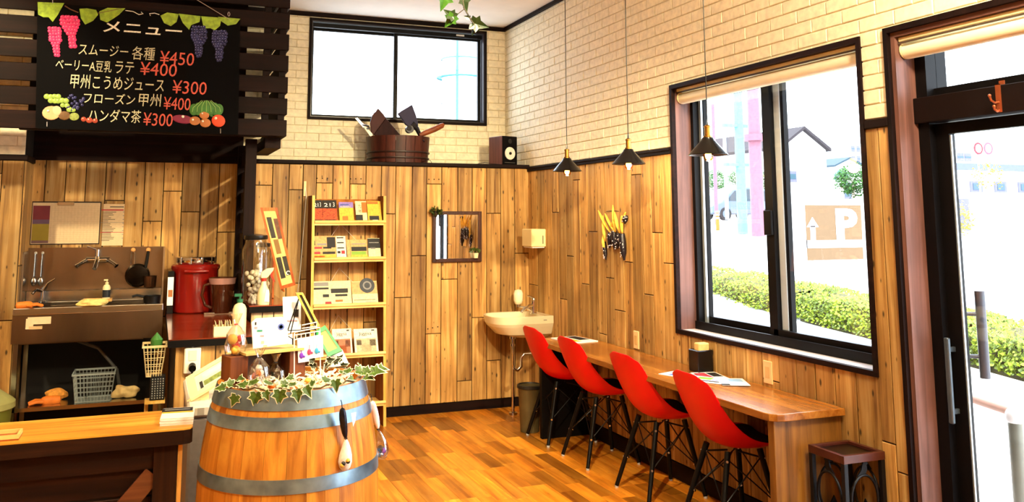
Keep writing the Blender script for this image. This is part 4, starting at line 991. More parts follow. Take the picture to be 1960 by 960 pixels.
for k in range(-3, 4): MB().tube([bp(395+k*3, 192, .0085), bp(395+k*8.5, 203+abs(k), .0085), bp(395+k*9, 214, .0085)], .0012, 5).build('painted_rib', M('paint_rib', 'b8d87a', .6), bt)
blob('painted_sweet_potato', 350, 228, 21, 9, M('paint_potato', '8c2244', .6, var=.2), R_(6))
for (px, py, r) in ((373, 231, 11), (391, 220, 10), (393, 235, 11)): blob('painted_persimmon', px, py, r, r*.85, M('paint_persimmon', 'b8733a', .6, var=.2), 0, .005)
blob('painted_tomato', 418, 231, 14, 13, M('paint_tomato', 'dc4a22', .6, var=.15), R_(25), .006)
vleaf([(403, 212), (408, 222), (418, 218), (424, 217), (412, 226), (402, 222)], dgreen)
dots('highlight', [(369, 229, 2.4), (350, 223, 3), (413, 226, 3), (92, 212, 2.4), (388, 232, 2.2), (387, 217, 2)], chalk, d=.010)
MB().tube([tuple(tr+Vector((-.07, -.004, -.02))), (tr.x-.3, yb+.01, tr.z+.11)], .0025, 6).build('hanging_wire', M('bright_wire', 'c8c8cc', .3, .8), bt)
MB().tube([tuple(tl+Vector((.09, -.004, -.0))), (tl.x+.08, yb+.01, tl.z+.08)], .0025, 6).build('hanging_wire', M('bright_wire'), bt)
MB().tube([bp(438+2*math.cos(a), 27+4*math.sin(a), .008) for a in [i*.785 for i in range(8)]], .0022, 6, closed=True).build('hanging_ring', M('bright_wire'), bt)
for (px, py) in ((90, 237), (422, 250)): MB().tube([bp(px, py-4, .006), bp(px, py+5, .006)], .003, 6).build('hook', M('bright_wire'), bt)
# ================================================================ kitchen: steel sink
steel = M('stainless', '8d7a66', .28, 1, var=.35, scale=3, stretch=(1, 1, .3)); steel2 = M('stainless_bright', 'c8c4bc', .2, 1, var=.1, scale=4)
SX0, SX1, SY0, SY1 = -.862, .068, 6.62, 7.215
t = thing('steel_sink_unit', 'stainless steel kitchen sink unit with splashback and lower shelf', 'sink', (-.4, 6.9, 0))
MB().box(SX0, SX1, SY1-.012, SY1+.006, 1.03, 1.408).build('splashback', steel, t)
MB().box(SX1-.012, SX1, SY1-.14, SY1-.012, 1.03, 1.406).build('splash_return', steel2, t)
MB().box(SX0, SX0+.012, SY1-.3, SY1-.012, 1.03, 1.39).build('splash_return', steel2, t)
MB().box(SX0+.012, SX1-.012, SY1-.10, SY1-.012, 1.03, 1.105, ch=.004).build('rear_step', steel2, t)
mb = MB()
mb.box(SX0, SX1, SY0, SY0+.04, .985, 1.03).box(SX0, SX0+.05, SY0+.04, SY1-.012, 1.0, 1.03).box(SX1-.12, SX1, SY0+.04, SY1-.012, 1.0, 1.03).box(SX0+.05, SX1-.12, SY1-.14, SY1-.012, 1.0, 1.03)
mb.build('rim', steel2, t, bevel=.004)
mb = MB().box(SX0+.05, SX1-.12, SY0+.04, SY1-.14, .79, .80).box(SX0+.05, SX0+.06, SY0+.04, SY1-.14, .8, 1.0).box(SX1-.13, SX1-.12, SY0+.04, SY1-.14, .8, 1.0).box(SX0+.05, SX1-.12, SY1-.15, SY1-.14, .8, 1.0); mb.build('basin', steel, t)
MB().box(SX0, SX1, SY0+.006, SY0+.02, .80, .99).build('front_panel', steel, t)
for x in (SX0+.015, SX1-.035):
    for y in (SY0+.02, SY1-.05): MB().box(x, x+.03, y, y+.03, 0, .8).build('leg', steel2, t)
MB().box(SX0+.02, SX1-.09, SY0+.02, SY1-.05, .36, .385).build('lower_shelf', steel2, t)
MB().box(SX0, SX1, SY1-.02, SY1-.012, .05, .79).build('back_panel', M('cavity_shade', '0e0a08', .8), t)  # near-black sheet added to stand for the shade under the sink
MB().tube([(-.55, 7.15, .76), (-.35, 7.0, .70), (-.22, 6.95, .55), (-.2, 7.1, .4)], .012, 8).build('drain_hose', M('grey_hose', '5a5a58', .5), t, smooth=60)
# wall mixer tap and side tap
c = at(186, 497, 'y', 7.13)
t = thing('mixer_tap', 'chrome wall mixer tap with two lever handles on the steel splashback', 'tap', (c.x, 7.19, c.z))
mb = MB().cyl((c.x-.075, 7.14, c.z-.0), (c.x+.085, 7.14, c.z-.0), .022, n=14); mb.cyl((c.x, 7.14, c.z+.0), (c.x, 7.14, c.z+.075), .018, n=14)
mb.tube([(c.x, 7.14, c.z+.02), (c.x, 7.08, c.z-.01), (c.x-.01, 7.04, c.z-.06)], .016, 10); mb.cyl((c.x-.05, 7.14, c.z), (c.x-.05, 7.203, c.z), .014); mb.cyl((c.x+.05, 7.14, c.z), (c.x+.05, 7.203, c.z), .014); mb.build('tap_body', chrome, t, smooth=40)
for s in (-1, 1):
    MB().tube([(c.x+s*.07, 7.13, c.z), (c.x+s*.12, 7.09, c.z-.03), (c.x+s*.135, 7.08, c.z-.045)], [.014, .011, .018], 10).build('handle', chrome, t, smooth=50)
MB().tube([(c.x-.01, 7.14, c.z+.075), (c.x-.07, 7.12, c.z+.1)], .006, 8).build('lever', chrome, t)
c = at(83, 548, 'y', 7.0)
t = thing('side_tap', 'small chrome tap at the left of the steel sink', 'tap', (c.x, 7.0, 1.03))
MB().lathe([(0, .001), (.024, .001), (.024, .012), (.014, .02), (.014, .1), (0, .105)], (c.x, 7.0, 1.105-.075), 14).tube([(c.x, 7.0, 1.11), (c.x-.04, 6.96, 1.125), (c.x-.06, 6.94, 1.10)], .010, 8).build('tap_body', chrome, t, smooth=40)
MB().tube([(c.x, 7.0, 1.12), (c.x+.03, 6.98, 1.17), (c.x+.075, 6.97, 1.20)], [.016, .009, .006], 8).build('lever', chrome, t, smooth=50)
# black saucepan and hanging utensils
c = Vector((SX1-.075, 6.70, 1.031))
t = thing('black_saucepan', 'small black saucepan at the right end of the steel sink', 'pan', c)
MB().lathe([(0, .001), (.055, .001), (.06, .05), (.063, .052), (.056, .052), (.052, .006), (0, .006)], c, 22).build('pan_body', blk, t, smooth=40)
MB().tube([c+Vector((-.05, -.02, .045)), c+Vector((-.1, -.04, .06)), c+Vector((-.13, -.045, .05))], .008, 8).build('handle', blk, t, smooth=50)
for k, lab in enumerate(('long steel utensil hanging leftmost at the splashback', 'steel utensil hanging second from the left at the splashback')):
    x = SX0+.05+.045*k; t = thing('steel_utensil', lab, 'utensil', (x, 7.17, 1.13))
    MB().tube([(x, 7.185, 1.37), (x, 7.18, 1.30), (x, 7.175, 1.2)], .005, 6).build('rod', steel2, t)
    MB().ball((x, 7.172, 1.17), (.02, .012, .035), 12, 8).build('bowl', steel2, t, smooth=60); MB().ball((x, 7.19, 1.372), .011, 10, 6).build('hook', M('white_socket', 'f2ecd8', .35, var=.03), t, smooth=60)
# hanging pan and ladle
hookm = M('orange_sucker', 'd89a58', .5)
p = at(263, 527, 'y', 7.17); hk = at(255, 479, 'y', 7.19)
t = thing('round_skillet', 'small dark round pan hanging from an orange hook on the splashback', 'pan', (p.x, 7.18, p.z))
RY = Matrix.Rotation(R_(90), 3, 'X')
MB().lathe([(0, .035), (.04, .034), (.075, .028), (.088, .0), (.083, .0), (.07, .022), (0, .026)], (p.x, 7.19, p.z), 26, T=RY).build('pan_body', M('pan_dark', '1c140e', .25, .8, var=.3), t, smooth=40)
MB().tube([(hk.x+.012, 7.185, p.z+.085), (hk.x+.012, 7.185, hk.z-.02), (hk.x, 7.185, hk.z), (hk.x-.012, 7.185, hk.z-.02), (hk.x-.012, 7.185, p.z+.085)], .004, 6).build('wire_handle', steel2, t)
MB().ball((hk.x, 7.19, hk.z+.004), (.017, .012, .017), 12, 8).build('hook', hookm, t, smooth=60)
p = at(286, 537, 'y', 7.15); hk = at(284, 480, 'y', 7.19)
t = thing('steel_ladle', 'deep steel ladle with a black handle hanging beside the pan', 'ladle', (p.x, 7.15, p.z))
MB().lathe([(0, -.045), (.042, -.045), (.046, .035), (.05, .038), (.042, .036), (.038, -.04), (0, -.04)], (p.x+.005, 7.15, p.z), 22).build('cup', M('ladle_steel', '6a4a34', .25, .9), t, smooth=40)
MB().tube([(p.x-.04, 7.17, p.z+.03), (hk.x-.01, 7.185, hk.z-.09), (hk.x, 7.187, hk.z)], [.006, .012, .010], 8).build('handle', blk, t, smooth=40)
MB().ball((hk.x, 7.19, hk.z+.008), (.018, .012, .018), 12, 8).build('hook', hookm, t, smooth=60)
# soap bottle, tray, cloth, gloves
def pump_bottle(name, lab, c, h, r, bm, cm, label=None, par=None):
    t = thing(name, lab, 'bottle', c)
    MB().lathe([(0, .001), (r, .001), (r, h*.62), (r*.75, h*.72), (r*.38, h*.76), (r*.38, h*.8), (0, h*.8)], c, 18).build('bottle', bm, t, smooth=40)
    MB().lathe([(0, h*.78), (r*.45, h*.78), (r*.45, h*.86), (r*.15, h*.87), (r*.15, h*.96), (0, h*.96)], c, 14).box(c[0]-r*.8, c[0]+r*.25, c[1]-r*.2, c[1]+r*.2, c[2]+h*.93, c[2]+h).build('pump', cm, t, smooth=40)
    if label: MB().lathe([(r*1.01, h*.15), (r*1.01, h*.5)], c, 18).build('label', label, t)
    return t
c = at(203, 572, 'y', 6.98); c = Vector((c.x, 6.98, 1.032))
wpl = M('cream_plastic', 'e8d8a8', .4, var=.05)
sc_ = MB().box(c.x-.15, c.x+.04, 6.94, 7.03, 1.03, 1.034).box(c.x-.15, c.x+.04, 6.94, 6.944, 1.034, 1.05).box(c.x-.15, c.x+.04, 7.026, 7.03, 1.034, 1.05).box(c.x-.15, c.x-.146, 6.944, 7.026, 1.034, 1.05).box(c.x+.036, c.x+.04, 6.944, 7.026, 1.034, 1.05)
tag(sc_.build('soap_tray', M('tan_tray', 'c89a58', .5)), 'shallow tan tray on the back of the steel sink', 'tray')
pump_bottle('soap_bottle', 'cream soap bottle with a dark round label in the sink tray', (c.x, 6.985, 1.0345), .15, .026, wpl, wpl, M('dark_label', '23262c', .5))
def crumple(name, lab, cat, c, r, mat, seed, n=20, m=10, amp=.25, flat=1):
    rnd = random.Random(seed); mb = MB(); ph = [rnd.uniform(0, 6.28) for _ in range(6)]
    vs = []; mb.ball((0, 0, 0), (1, 1, 1), n, m)
    for i, p in enumerate(mb.v):
        k = 1+amp*(.5*math.sin(5*p.x+ph[0]+3*p.z)+.5*math.sin(6*p.y+ph[1]-4*p.x)+.4*math.sin(9*p.z+ph[2]+5*p.y))
        q = Vector((p.x*r[0]*k, p.y*r[1]*k, p.z*r[2]*k)); mb.v[i] = q+Vector(c)
    zmin = c[2]-r[2]*flat
    for p in mb.v: p.z = max(p.z, zmin)
    o = mb.build(name, mat, smooth=60, sub=1); return tag(o, lab, cat) if lab else o
towel_y = M('yellow_towel', 'f0d080', .95, var=.2, scale=60, bump=.5); glove = M('orange_rubber', 'e07820', .6, var=.2, scale=30)
c = at(176, 590, 'y', 6.60)
crumple('dish_towel', 'folded pale yellow towel over the front edge of the steel sink', 'towel', (c.x, 6.65, 1.046), (.098, .06, .034), towel_y, 3, flat=.45)
def glovef(lab, c, s=1, a=0):
    t = thing('rubber_glove', lab, 'glove', c); Tm = Matrix.Translation(c) @ Matrix.Rotation(a, 4, 'Z')
    MB().ball((0, 0, 0), (1, 1, 1), 12, 8, T=None)
    mb = MB().tube([Tm @ Vector((-.09*s, 0, .018)), Tm @ Vector((-.04*s, 0, .02)), Tm @ Vector((.0, .0, .02)), Tm @ Vector((.03*s, 0, .016))], [.03*s, .026*s, .032*s, .022*s], 12); mb.build('palm', glove, t, smooth=60, sub=1)
    for k in range(4):
        yy = (-.024+.016*k)*s; MB().tube([Tm @ Vector((.015*s, yy, .018)), Tm @ Vector((.055*s, yy*1.3, .022)), Tm @ Vector((.085*s+.01*(k % 2), yy*1.4, .010))], [.011*s, .010*s, .008*s], 8).build('finger', glove, t, smooth=60)
    MB().tube([Tm @ Vector((-.01*s, -.025*s, .018)), Tm @ Vector((.02*s, -.055*s, .016))], [.012*s, .009*s], 8).build('thumb', glove, t, smooth=60)
c = at(48, 591, 'y', 6.66); glovef('orange rubber glove on the left rim of the steel sink', (SX0+.09, 6.645, 1.03), .9, R_(10))
c = at(90, 755, 'y', 6.8); glovef('orange rubber glove at the left of the shelf under the sink', (c.x, 6.74, .386), 1.1, R_(190))
crumple('cleaning_cloth', 'crumpled orange cloth behind the glove under the sink', 'cloth', (c.x+.05, 6.86, .42), (.07, .05, .04), M('orange_cloth', 'd89038', .9, var=.3, scale=40, bump=.4), 5, flat=.8)
c = at(240, 748, 'y', 6.78)
crumple('paper_bag', 'crumpled cream paper bag on the shelf under the sink', 'bag', (c.x, 6.76, .425), (.085, .05, .046), M('cream_sack', 'd8bc80', .9, var=.2, scale=30), 8, amp=.35, flat=.8)
# plastic lattice basket
def lattice_basket(lab, x0, x1, y0, y1, z0, z1, mat, inset=.02, nx=11, ny=7, nz=6, name='plastic_basket'):
    t = thing(name, lab, 'basket', ((x0+x1)/2, (y0+y1)/2, z0)); th = .0022
    P4 = lambda f: (x0+inset*(1-f), x1-inset*(1-f), y0+inset*(1-f), y1-inset*(1-f), z0+(z1-z0)*f)
    a, b, c_, d, z = P4(0); MB().box(a, b, c_, d, z, z+.004).build('base', mat, t)
    mb = MB(); q0 = P4(0); q1 = P4(1)
    for k in range(nx+1):
        f = k/nx; 
        for s in (2, 3): mb.tube([(q0[0]+(q0[1]-q0[0])*f, q0[s], q0[4]), (q1[0]+(q1[1]-q1[0])*f, q1[s], q1[4])], th, 4)
    for k in range(ny+1):
        f = k/ny
        for s in (0, 1): mb.tube([(q0[s], q0[2]+(q0[3]-q0[2])*f, q0[4]), (q1[s], q1[2]+(q1[3]-q1[2])*f, q1[4])], th, 4)
    for k in range(1, nz):
        q = P4(k/nz); mb.tube([(q[0], q[2], q[4]), (q[1], q[2], q[4]), (q[1], q[3], q[4]), (q[0], q[3], q[4])], th, 4, closed=True)
    mb.build('lattice', mat, t)
    q = P4(1); MB().box(q[0]-.006, q[1]+.006, q[2]-.006, q[2]+.003, q[4]-.012, q[4]).box(q[0]-.006, q[1]+.006, q[3]-.003, q[3]+.006, q[4]-.012, q[4]).box(q[0]-.006, q[0]+.003, q[2]+.003, q[3]-.003, q[4]-.012, q[4]).box(q[1]-.003, q[1]+.006, q[2]+.003, q[3]-.003, q[4]-.012, q[4]).build('rim', mat, t)
    return t
a = at(137, 755, 'y', 6.68); b = at(217, 755, 'y', 6.68)
lattice_basket('grey plastic lattice basket on the shelf under the sink', a.x, b.x, 6.68, 6.92, .386, .575, M('grey_plastic', '8f9a9a', .5))
# papers on the wall and stuck to the sink
def wall_sheet(name, lab, cat, px0, py0, px1, py1, mat, prints, off=.007, th=.002):
    A = at(px0, py0, 'y', YB-off); B = at(px1, py1, 'y', YB-off); t = thing(name, lab, cat, ((A.x+B.x)/2, YB-off, B.z))
    MB().box(A.x, B.x, YB-off-th, YB-off, B.z, A.z).build('sheet', mat, t)
    for (u0, u1, v0, v1, m) in prints: MB().box(A.x+(B.x-A.x)*u0, A.x+(B.x-A.x)*u1, YB-off-th-.0006, YB-off-th, B.z+(A.z-B.z)*v0, B.z+(A.z-B.z)*v1).build('print', m, t)
    return t, A, B
npaper = M('notice_paper', 'e0c69c', .8, var=.06, scale=60); gridm = M('faint_grid', 'bfa078', .8)
pr = [(.02, .26, .58, .9, M('print_maroon', '7a2b34', .7)), (.02, .26, .48, .58, M('print_violet', '6a5068', .7)), (.02, .26, .1, .48, M('print_olive', 'a08a2c', .7)), (.02, .26, .04, .1, M('print_plum', '7c5a58', .7))]
pr += [(.28+.048*k, .2815+.048*k, .05, .93, gridm) for k in range(15)]+[(.27, .98, .06+.043*k, .063+.043*k, gridm) for k in range(21)]
t, A, B = wall_sheet('clipboard_notice', 'wide clipboard schedule with coloured left column on the kitchen wall', 'clipboard', 62, 385, 190, 467, M('board_dark', '2c1c12', .7), [(.012, .985, .025, .97, npaper)], .008, .004)
for (u0, u1, v0, v1, m) in pr: MB().box(A.x+(B.x-A.x)*u0, A.x+(B.x-A.x)*u1, YB-.0135, YB-.0125, B.z+(A.z-B.z)*v0, B.z+(A.z-B.z)*v1).build('print', m, t)
MB().box(A.x+.17, A.x+.28, YB-.022, YB-.0135, A.z-.03, A.z-.004, ch=.003).build('clip', M('clip_metal', 'c0b090', .3, .7), t)
pr = [(.3, .7, .92, .94, ink_k), (.06, .7, .84, .87, ink_r)]+[(.1, .1+random.uniform(.15, .4), .8-.036*k, .812-.036*k, ink_k) for k in range(20)]+[(.68, .86, .8-.09*k, .815-.09*k, ink_gy) for k in range(8)]+[(.05, .95, .31, .322, ink_r), (.05, .95, .55, .556, ink_gy)]
wall_sheet('recipe_sheet', 'printed paper list beside the clipboard on the kitchen wall', 'paper', 191, 390, 253, 469, npaper, pr)
t = thing('paper_tape', 'torn white paper tape stuck on the steel sink front', 'tape', (-.72, SY0+.005, .9))
a = at(50, 607, 'y', SY0+.004); b = at(97, 625, 'y', SY0+.004)
MB().box(a.x+.01, b.x, SY0+.004, SY0+.006, b.z+.02, a.z).build('strip', npaper, t); MB().box(a.x, a.x+.045, SY0+.0035, SY0+.0055, b.z-.01, a.z-.01).build('strip', npaper, t)
MB().box(a.x+.02, a.x+.1, SY0+.003, SY0+.005, b.z-.012, b.z+.008).build('strip', M('paper_tape_tan', 'c8a878', .8), t)
# green bin at the far left
c = at(0, 760, 'y', 6.35)
t = thing('kitchen_bin', 'green round waste bin with a lid at the left edge', 'bin', (c.x-.08, 6.38, 0))
cc = (c.x-.10, 6.38, 0)
MB().lathe([(0, .0), (.13, .0), (.17, .46), (0, .46)], cc, 26).build('bin_body', M('olive_green', '7a8034', .5), t, smooth=40)
MB().lathe([(.165, .44), (.185, .45), (.185, .485), (.17, .5), (.09, .56), (0, .57)], cc, 26).build('lid', M('pale_green', 'b8bc7a', .5), t, smooth=40)

# ================================================================ kitchen counters
rb = wood('red_brown_top', '521a0a', '7a2c12', '923c1c', 'x', .16, 5, .04, 0, coat=.6, bump=.02); blackedge = M('black_edge', '080504', .5, spec=.15)
AZ, BZ = .94, 1.04
t = thing('kitchen_counter', 'red brown topped kitchen counter beside the steel sink', 'counter', (.34, 6.2, 0))
MB().box(.092, .60, 5.37, 7.21, AZ-.006, AZ).build('counter_top', rb, t); MB().box(.09, .60, 5.365, 7.21, AZ-.045, AZ-.006).build('edge', blackedge, t)
MB().box(.13, .58, 5.42, 7.2, 0, AZ-.045).build('carcass', M('dark_carcass', '1a100a', .6), t)
xx = .13
while xx < .57: boards(t, [(xx, min(xx+.11, .58), .0, AZ-.046)], lambda u, v, d: (u, 5.42-d, v), .012, name='front_plank', mat=plank_mat); xx += .11
t = thing('raised_counter', 'higher small counter with a dark top behind the red brown counter', 'counter', (.71, 6.6, 0))
MB().box(.60, .86, 6.12, 7.21, BZ-.006, BZ).build('counter_top', rb, t); MB().box(.602, .862, 6.115, 7.21, BZ-.045, BZ-.006).build('edge', blackedge, t)
MB().box(.615, .84, 6.16, 7.2, 0, BZ-.045).build('carcass', M('dark_carcass'), t)
for k in range(3): boards(t, [(.615+.075*k, .69+.075*k, .0, BZ-.046)], lambda u, v, d: (u, 6.16-d, v), .012, name='front_plank', mat=wood('pale_plank', 'a88a60', 'd2b88a', 'e6d2a8', 'z', .55, 6, .1, .5))
# outlet strip with plug
c = at(368, 688, 'y', 5.40)
t = thing('outlet_strip', 'white wall socket box with black plug on the kitchen counter front', 'socket', (c.x, 5.4, c.z-.07))
wplas = M('white_socket', 'f2ecd8', .35, var=.03)
MB().box(c.x-.045, c.x+.045, 5.375, 5.407, c.z-.075, c.z+.07, ch=.006).build('box', wplas, t); MB().box(c.x-.02, c.x+.022, 5.371, 5.375, c.z-.0, c.z+.055).build('face', M('socket_face', 'd8cfb8', .4), t)
MB().cyl((c.x, 5.372, c.z-.03), (c.x, 5.335, c.z-.04), .02, n=14).tube([(c.x, 5.345, c.z-.04), (c.x, 5.34, c.z-.08), (c.x-.005, 5.36, c.z-.12)], .006, 8).build('plug', blk, t, smooth=40)
MB().tube([(c.x, 5.39, c.z+.068), (c.x-.01, 5.385, c.z+.1), (c.x-.06, 5.385, c.z+.115), (c.x-.11, 5.4, c.z+.10)], .005, 8).build('cable', wplas, t, smooth=60)
# red warmer
p = at(374, 560, 'y', 6.80); c = Vector((p.x, 6.90, AZ))
t = thing('red_soup_warmer', 'red drum shaped food warmer with steel lid on the kitchen counter', 'warmer', c)
redp = M('red_enamel', '7c120c', .25, var=.08, coat=.3)
MB().lathe([(0, .002), (.148, .002), (.155, .01), (.162, .30), (.172, .315), (.172, .335), (.16, .345), (0, .345)], c, 32).build('body', redp, t, smooth=35)
MB().lathe([(.125, .345), (.135, .36), (.135, .395), (.128, .40), (.12, .402), (.0, .404)], c, 32).build('steel_lid', chrome, t, smooth=35)
for k in range(10): a = k*.628; MB().cyl(c+Vector((.13*math.cos(a), .13*math.sin(a), .352)), c+Vector((.132*math.cos(a), .132*math.sin(a), .398)), .008, n=8).build('lid_rib', steel2, t)
MB().tube([c+Vector((-.08, -.155, .30)), c+Vector((0, -.185, .30)), c+Vector((.08, -.155, .30))], .012, 8).build('handle', redp, t, smooth=60)
MB().box(c.x-.19, c.x-.15, c.y-.1, c.y+.06, AZ+.001, AZ+.30).build('control_box', blk, t)
MB().box(c.x-.192, c.x-.152, c.y-.106, c.y-.101, AZ+.06, AZ+.26).build('paper_label', paper, t); MB().box(c.x-.186, c.x-.156, c.y-.1075, c.y-.106, AZ+.12, AZ+.17).build('label_photo', M('label_photo', 'a86838', .5), t)
# pitcher on a tray
p = at(418, 597, 'z', AZ+.01); c = Vector((p.x, p.y+.05, AZ+.012))
tag(MB().box(c.x-.1, c.x+.12, c.y-.1, c.y+.1, AZ+.0005, AZ+.006, ch=.001).box(c.x-.1, c.x+.12, c.y-.1, c.y-.094, AZ+.006, AZ+.014).build('serving_tray', steel2), 'flat steel tray under the brown pitcher', 'tray')
c.y -= .06; c.x += .02
t = thing('glass_pitcher', 'brown tinted glass pitcher with loop handle on the kitchen counter', 'pitcher', (c.x, c.y, AZ+.0065))
amber = M('amber_glass', '5a2c18', .08, var=.05, trans=.55, coat=.3)
c2 = Vector((c.x, c.y, AZ+.0065))
MB().lathe([(0, 0), (.062, 0), (.068, .01), (.088, .20), (.094, .245), (.098, .25), (.09, .25), (.083, .2), (.063, .012), (0, .01)], c2, 26).build('jug', amber, t, smooth=40)
MB().lathe([(.0905, .205), (.097, .25)], c2, 26).build('rim_band', M('pink_rim', 'c09088', .2, trans=.3), t, smooth=40)
MB().tube([c2+Vector((-.085, -.02, .21)), c2+Vector((-.125, -.03, .2)), c2+Vector((-.14, -.03, .13)), c2+Vector((-.115, -.03, .06)), c2+Vector((-.072, -.02, .04))], .011, 8).build('handle', amber, t, smooth=60)
# green pump bottle, cream box, plastic wrapped bunch at the counter front
p = at(458, 640, 'z', AZ); pump_bottle('pump_bottle', 'cream pump bottle with a green top on the kitchen counter', (p.x, 5.48, AZ), .235, .04, M('cream_plastic'), M('green_pump', '1c5a3c', .4))
p = at(430, 640, 'z', AZ)
t = thing('cream_box', 'small open cream box of sachets at the counter edge', 'box', (p.x, 5.47, AZ))
mb = MB().box(p.x-.065, p.x+.065, 5.42, 5.52, AZ+.0005, AZ+.004)
for b in ((p.x-.065, p.x+.065, 5.42, 5.424), (p.x-.065, p.x+.065, 5.516, 5.52), (p.x-.065, p.x-.061, 5.424, 5.516), (p.x+.061, p.x+.065, 5.424, 5.516)): mb.box(*b, AZ+.004, AZ+.055)
mb.build('box', wpl, t)
for k in range(7): MB().obox((p.x-.05+.016*k, 5.47, AZ+.045), .003, .08, .075, rotz(0) @ Matrix.Rotation(R_(random.uniform(-14, 14)), 3, 'Y')).build('sachet', M('sachet', 'ecdcae', .6), t)
# jars on the raised counter
jarg = glass('jar_glass', (.97, .96, .9), .12, .9); white_fill = M('crumpled_white', 'e8e0cc', .7, var=.3, scale=40)
def jar(lab, c, r, h, lid=True, fill=.6):
    t = thing('glass_jar', lab, 'jar', c)
    MB().lathe([(0, .001), (r*.95, .001), (r, .012), (r, h*.78), (r*.8, h*.88), (r*.78, h*.93), (0, h*.935)], c, 24).build('jar', jarg, t, smooth=40)
    rnd = random.Random(int(c[0]*1000)); mb = MB(); kf = 0
    while kf < 34:
        a = rnd.uniform(0, 6.28); q = rnd.uniform(.1, .66)*r; mb.ball((c[0]+q*math.cos(a), c[1]+q*math.sin(a), c[2]+.028+rnd.uniform(0, h*fill)), rnd.uniform(.012, .022), 7, 5); kf += 1
    mb.build('wrapped_sweets', white_fill, t, smooth=60)
    if lid: MB().lathe([(0, h*.936), (r*.86, h*.936), (r*.9, h*.95), (r*.88, h*1.0), (r*.3, h*1.02), (0, h*1.02)], c, 24).build('lid', M('black_lid', '131313', .3), t, smooth=40)
p = at(485, 545, 'y', 6.40)
jar('tall clear glass jar with a black lid on the raised counter', (p.x+.01, 6.42, BZ), .092, .46, True, .5)
p = at(464, 540, 'y', 6.40)
jar('second clear jar standing behind the lidded glass jar', (.73, 6.585, BZ), .06, .40, True, .3)
crumple('sweet_bag', 'small crumpled clear bag of sweets at the left of the raised counter', 'bag', (.635, 6.22, BZ+.03), (.03, .05, .035), M('bag_grey', 'b0a898', .3, var=.5, scale=50), 21, amp=.35, flat=.85)
p = at(495, 575, 'z', BZ); c = Vector((p.x, 6.20, BZ)); 
t = thing('spray_bottle', 'cream spray bottle with a red trigger on the raised counter', 'spray bottle', c)
MB().lathe([(0, .001), (.04, .001), (.042, .07), (.034, .1), (.018, .13), (.015, .165), (0, .165)], c, 20).build('bottle', wpl, t, smooth=40)
MB().lathe([(.018, .155), (.018, .175), (0, .176)], c, 14).build('collar', M('red_collar', 'c02a1c', .4), t, smooth=40)
MB().prism([c+Vector(q) for q in ((-.02, -.01, .175), (.02, -.01, .175), (.06, -.01, .225), (.065, -.01, .245), (.02, -.01, .24), (-.02, -.01, .215))], (0, .022, 0)).build('spray_head', wpl, t, bevel=.004)
MB().prism([c+Vector(q) for q in ((.048, -.007, .222), (.06, -.007, .222), (.055, -.007, .19), (.075, -.007, .15), (.065, -.007, .15), (.042, -.007, .19))], (0, .014, 0)).build('trigger', M('red_collar'), t)
MB().prism([c+Vector(q) for q in ((.0, -.045, .02), (.035, -.045, .02), (.03, -.043, .1), (.012, -.043, .1))], (0, .002, 0)).build('label', M('pale_blue_label', 'c8d4e4', .5), t)
# basket and grater hung at the left of the kitchen counter
lattice_basket('cream plastic basket hung on the side of the kitchen counter', -.04, .082, 5.42, 5.60, .73, .905, M('cream_basket', 'e2cc94', .5), .022, 6, 7, 5, 'side_basket')
tag(MB().lathe([(0, 0), (.03, 0), (.034, .05), (.0, .09)], (.03, 5.5, .88), 10).build('green_pouch', M('green_pouch', '3f7a34', .4), smooth=40), 'green packet standing in the cream side basket', 'packet')
t = thing('box_grater', 'black perforated grater box on a small wooden bracket beside the counter', 'grater', (.05, 5.5, .62))
MB().box(.005, .085, 5.44, 5.50, .60, .735, ch=.003).build('grater', M('black_grater', '121212', .4), t)
mb = MB()
for i in range(5):
    for j in range(9): mb.box(.015+.014*i, .021+.014*i, 5.4375, 5.4395, .61+.013*j, .616+.013*j)
mb.build('holes', M('grater_light', '9a9a92', .4), t)
MB().box(-.02, .088, 5.42, 5.53, .585, .599).box(-.02, .0, 5.5, 5.53, .30, .585).build('bracket', pine, t)

# ================================================================ low front counter
lc_top = wood('low_counter_top', 'b06c1c', 'd8942e', 'e8ac48', 'x', .4, 5, .05, .1); lc_dark = wood('low_counter_dark', '120703', '241006', '341909', 'x', .6, 6, .15, .15, spec=.12); lc_darkz = wood('low_counter_dark_z', '120703', '241006', '341909', 'z', .6, 6, .15, .15, spec=.12)
t = thing('low_counter', 'low wooden service counter with dark boarded front in the foreground', 'counter', (-.4, 3.95, 0))
LZ = .80
poly = [(-1.3, 3.76), (.135, 3.76), (.16, 3.77), (.17, 3.795), (.17, 4.135), (-1.3, 4.135)]
MB().prism([(x, y, LZ-.006) for x, y in poly], (0, 0, .006)).build('counter_top', lc_top, t)
MB().prism([(x, y, LZ-.06) for x, y in poly], (0, 0, .054)).build('edge', lc_dark, t)
MB().box(-1.3, .10, 3.83, 4.10, 0, LZ-.06).build('carcass', M('dark_carcass'), t)
MB().box(-1.3, .03, 3.80, 3.83, LZ-.15, LZ-.06).build('upper_rail', lc_dark, t); MB().box(.03, .115, 3.79, 3.86, 0, LZ-.06).build('post', lc_darkz, t)
for k in range(6): boards(t, [(-1.3, .03, .01+.108*k, .115+.108*k)], lambda u, v, d: (u, 3.83-d, v), .012, name='front_board', mat=lc_dark)
a, b = Vector((.03, 3.80, LZ-.17)), Vector((-.42, 3.80, .10)); nrm = Vector((0, 0, 1)).cross(Vector((0, 1, 0))); d = (b-a).normalized(); s = Vector((-d.z, 0, d.x))*.035
MB().prism([a+s, a-s, b-s, b+s], (0, .018, 0)).build('diagonal_brace', wood('brace_wood', '3c1d0e', '5a3018', '6c3e22', 'x', .5, 7, .1, .3), t)
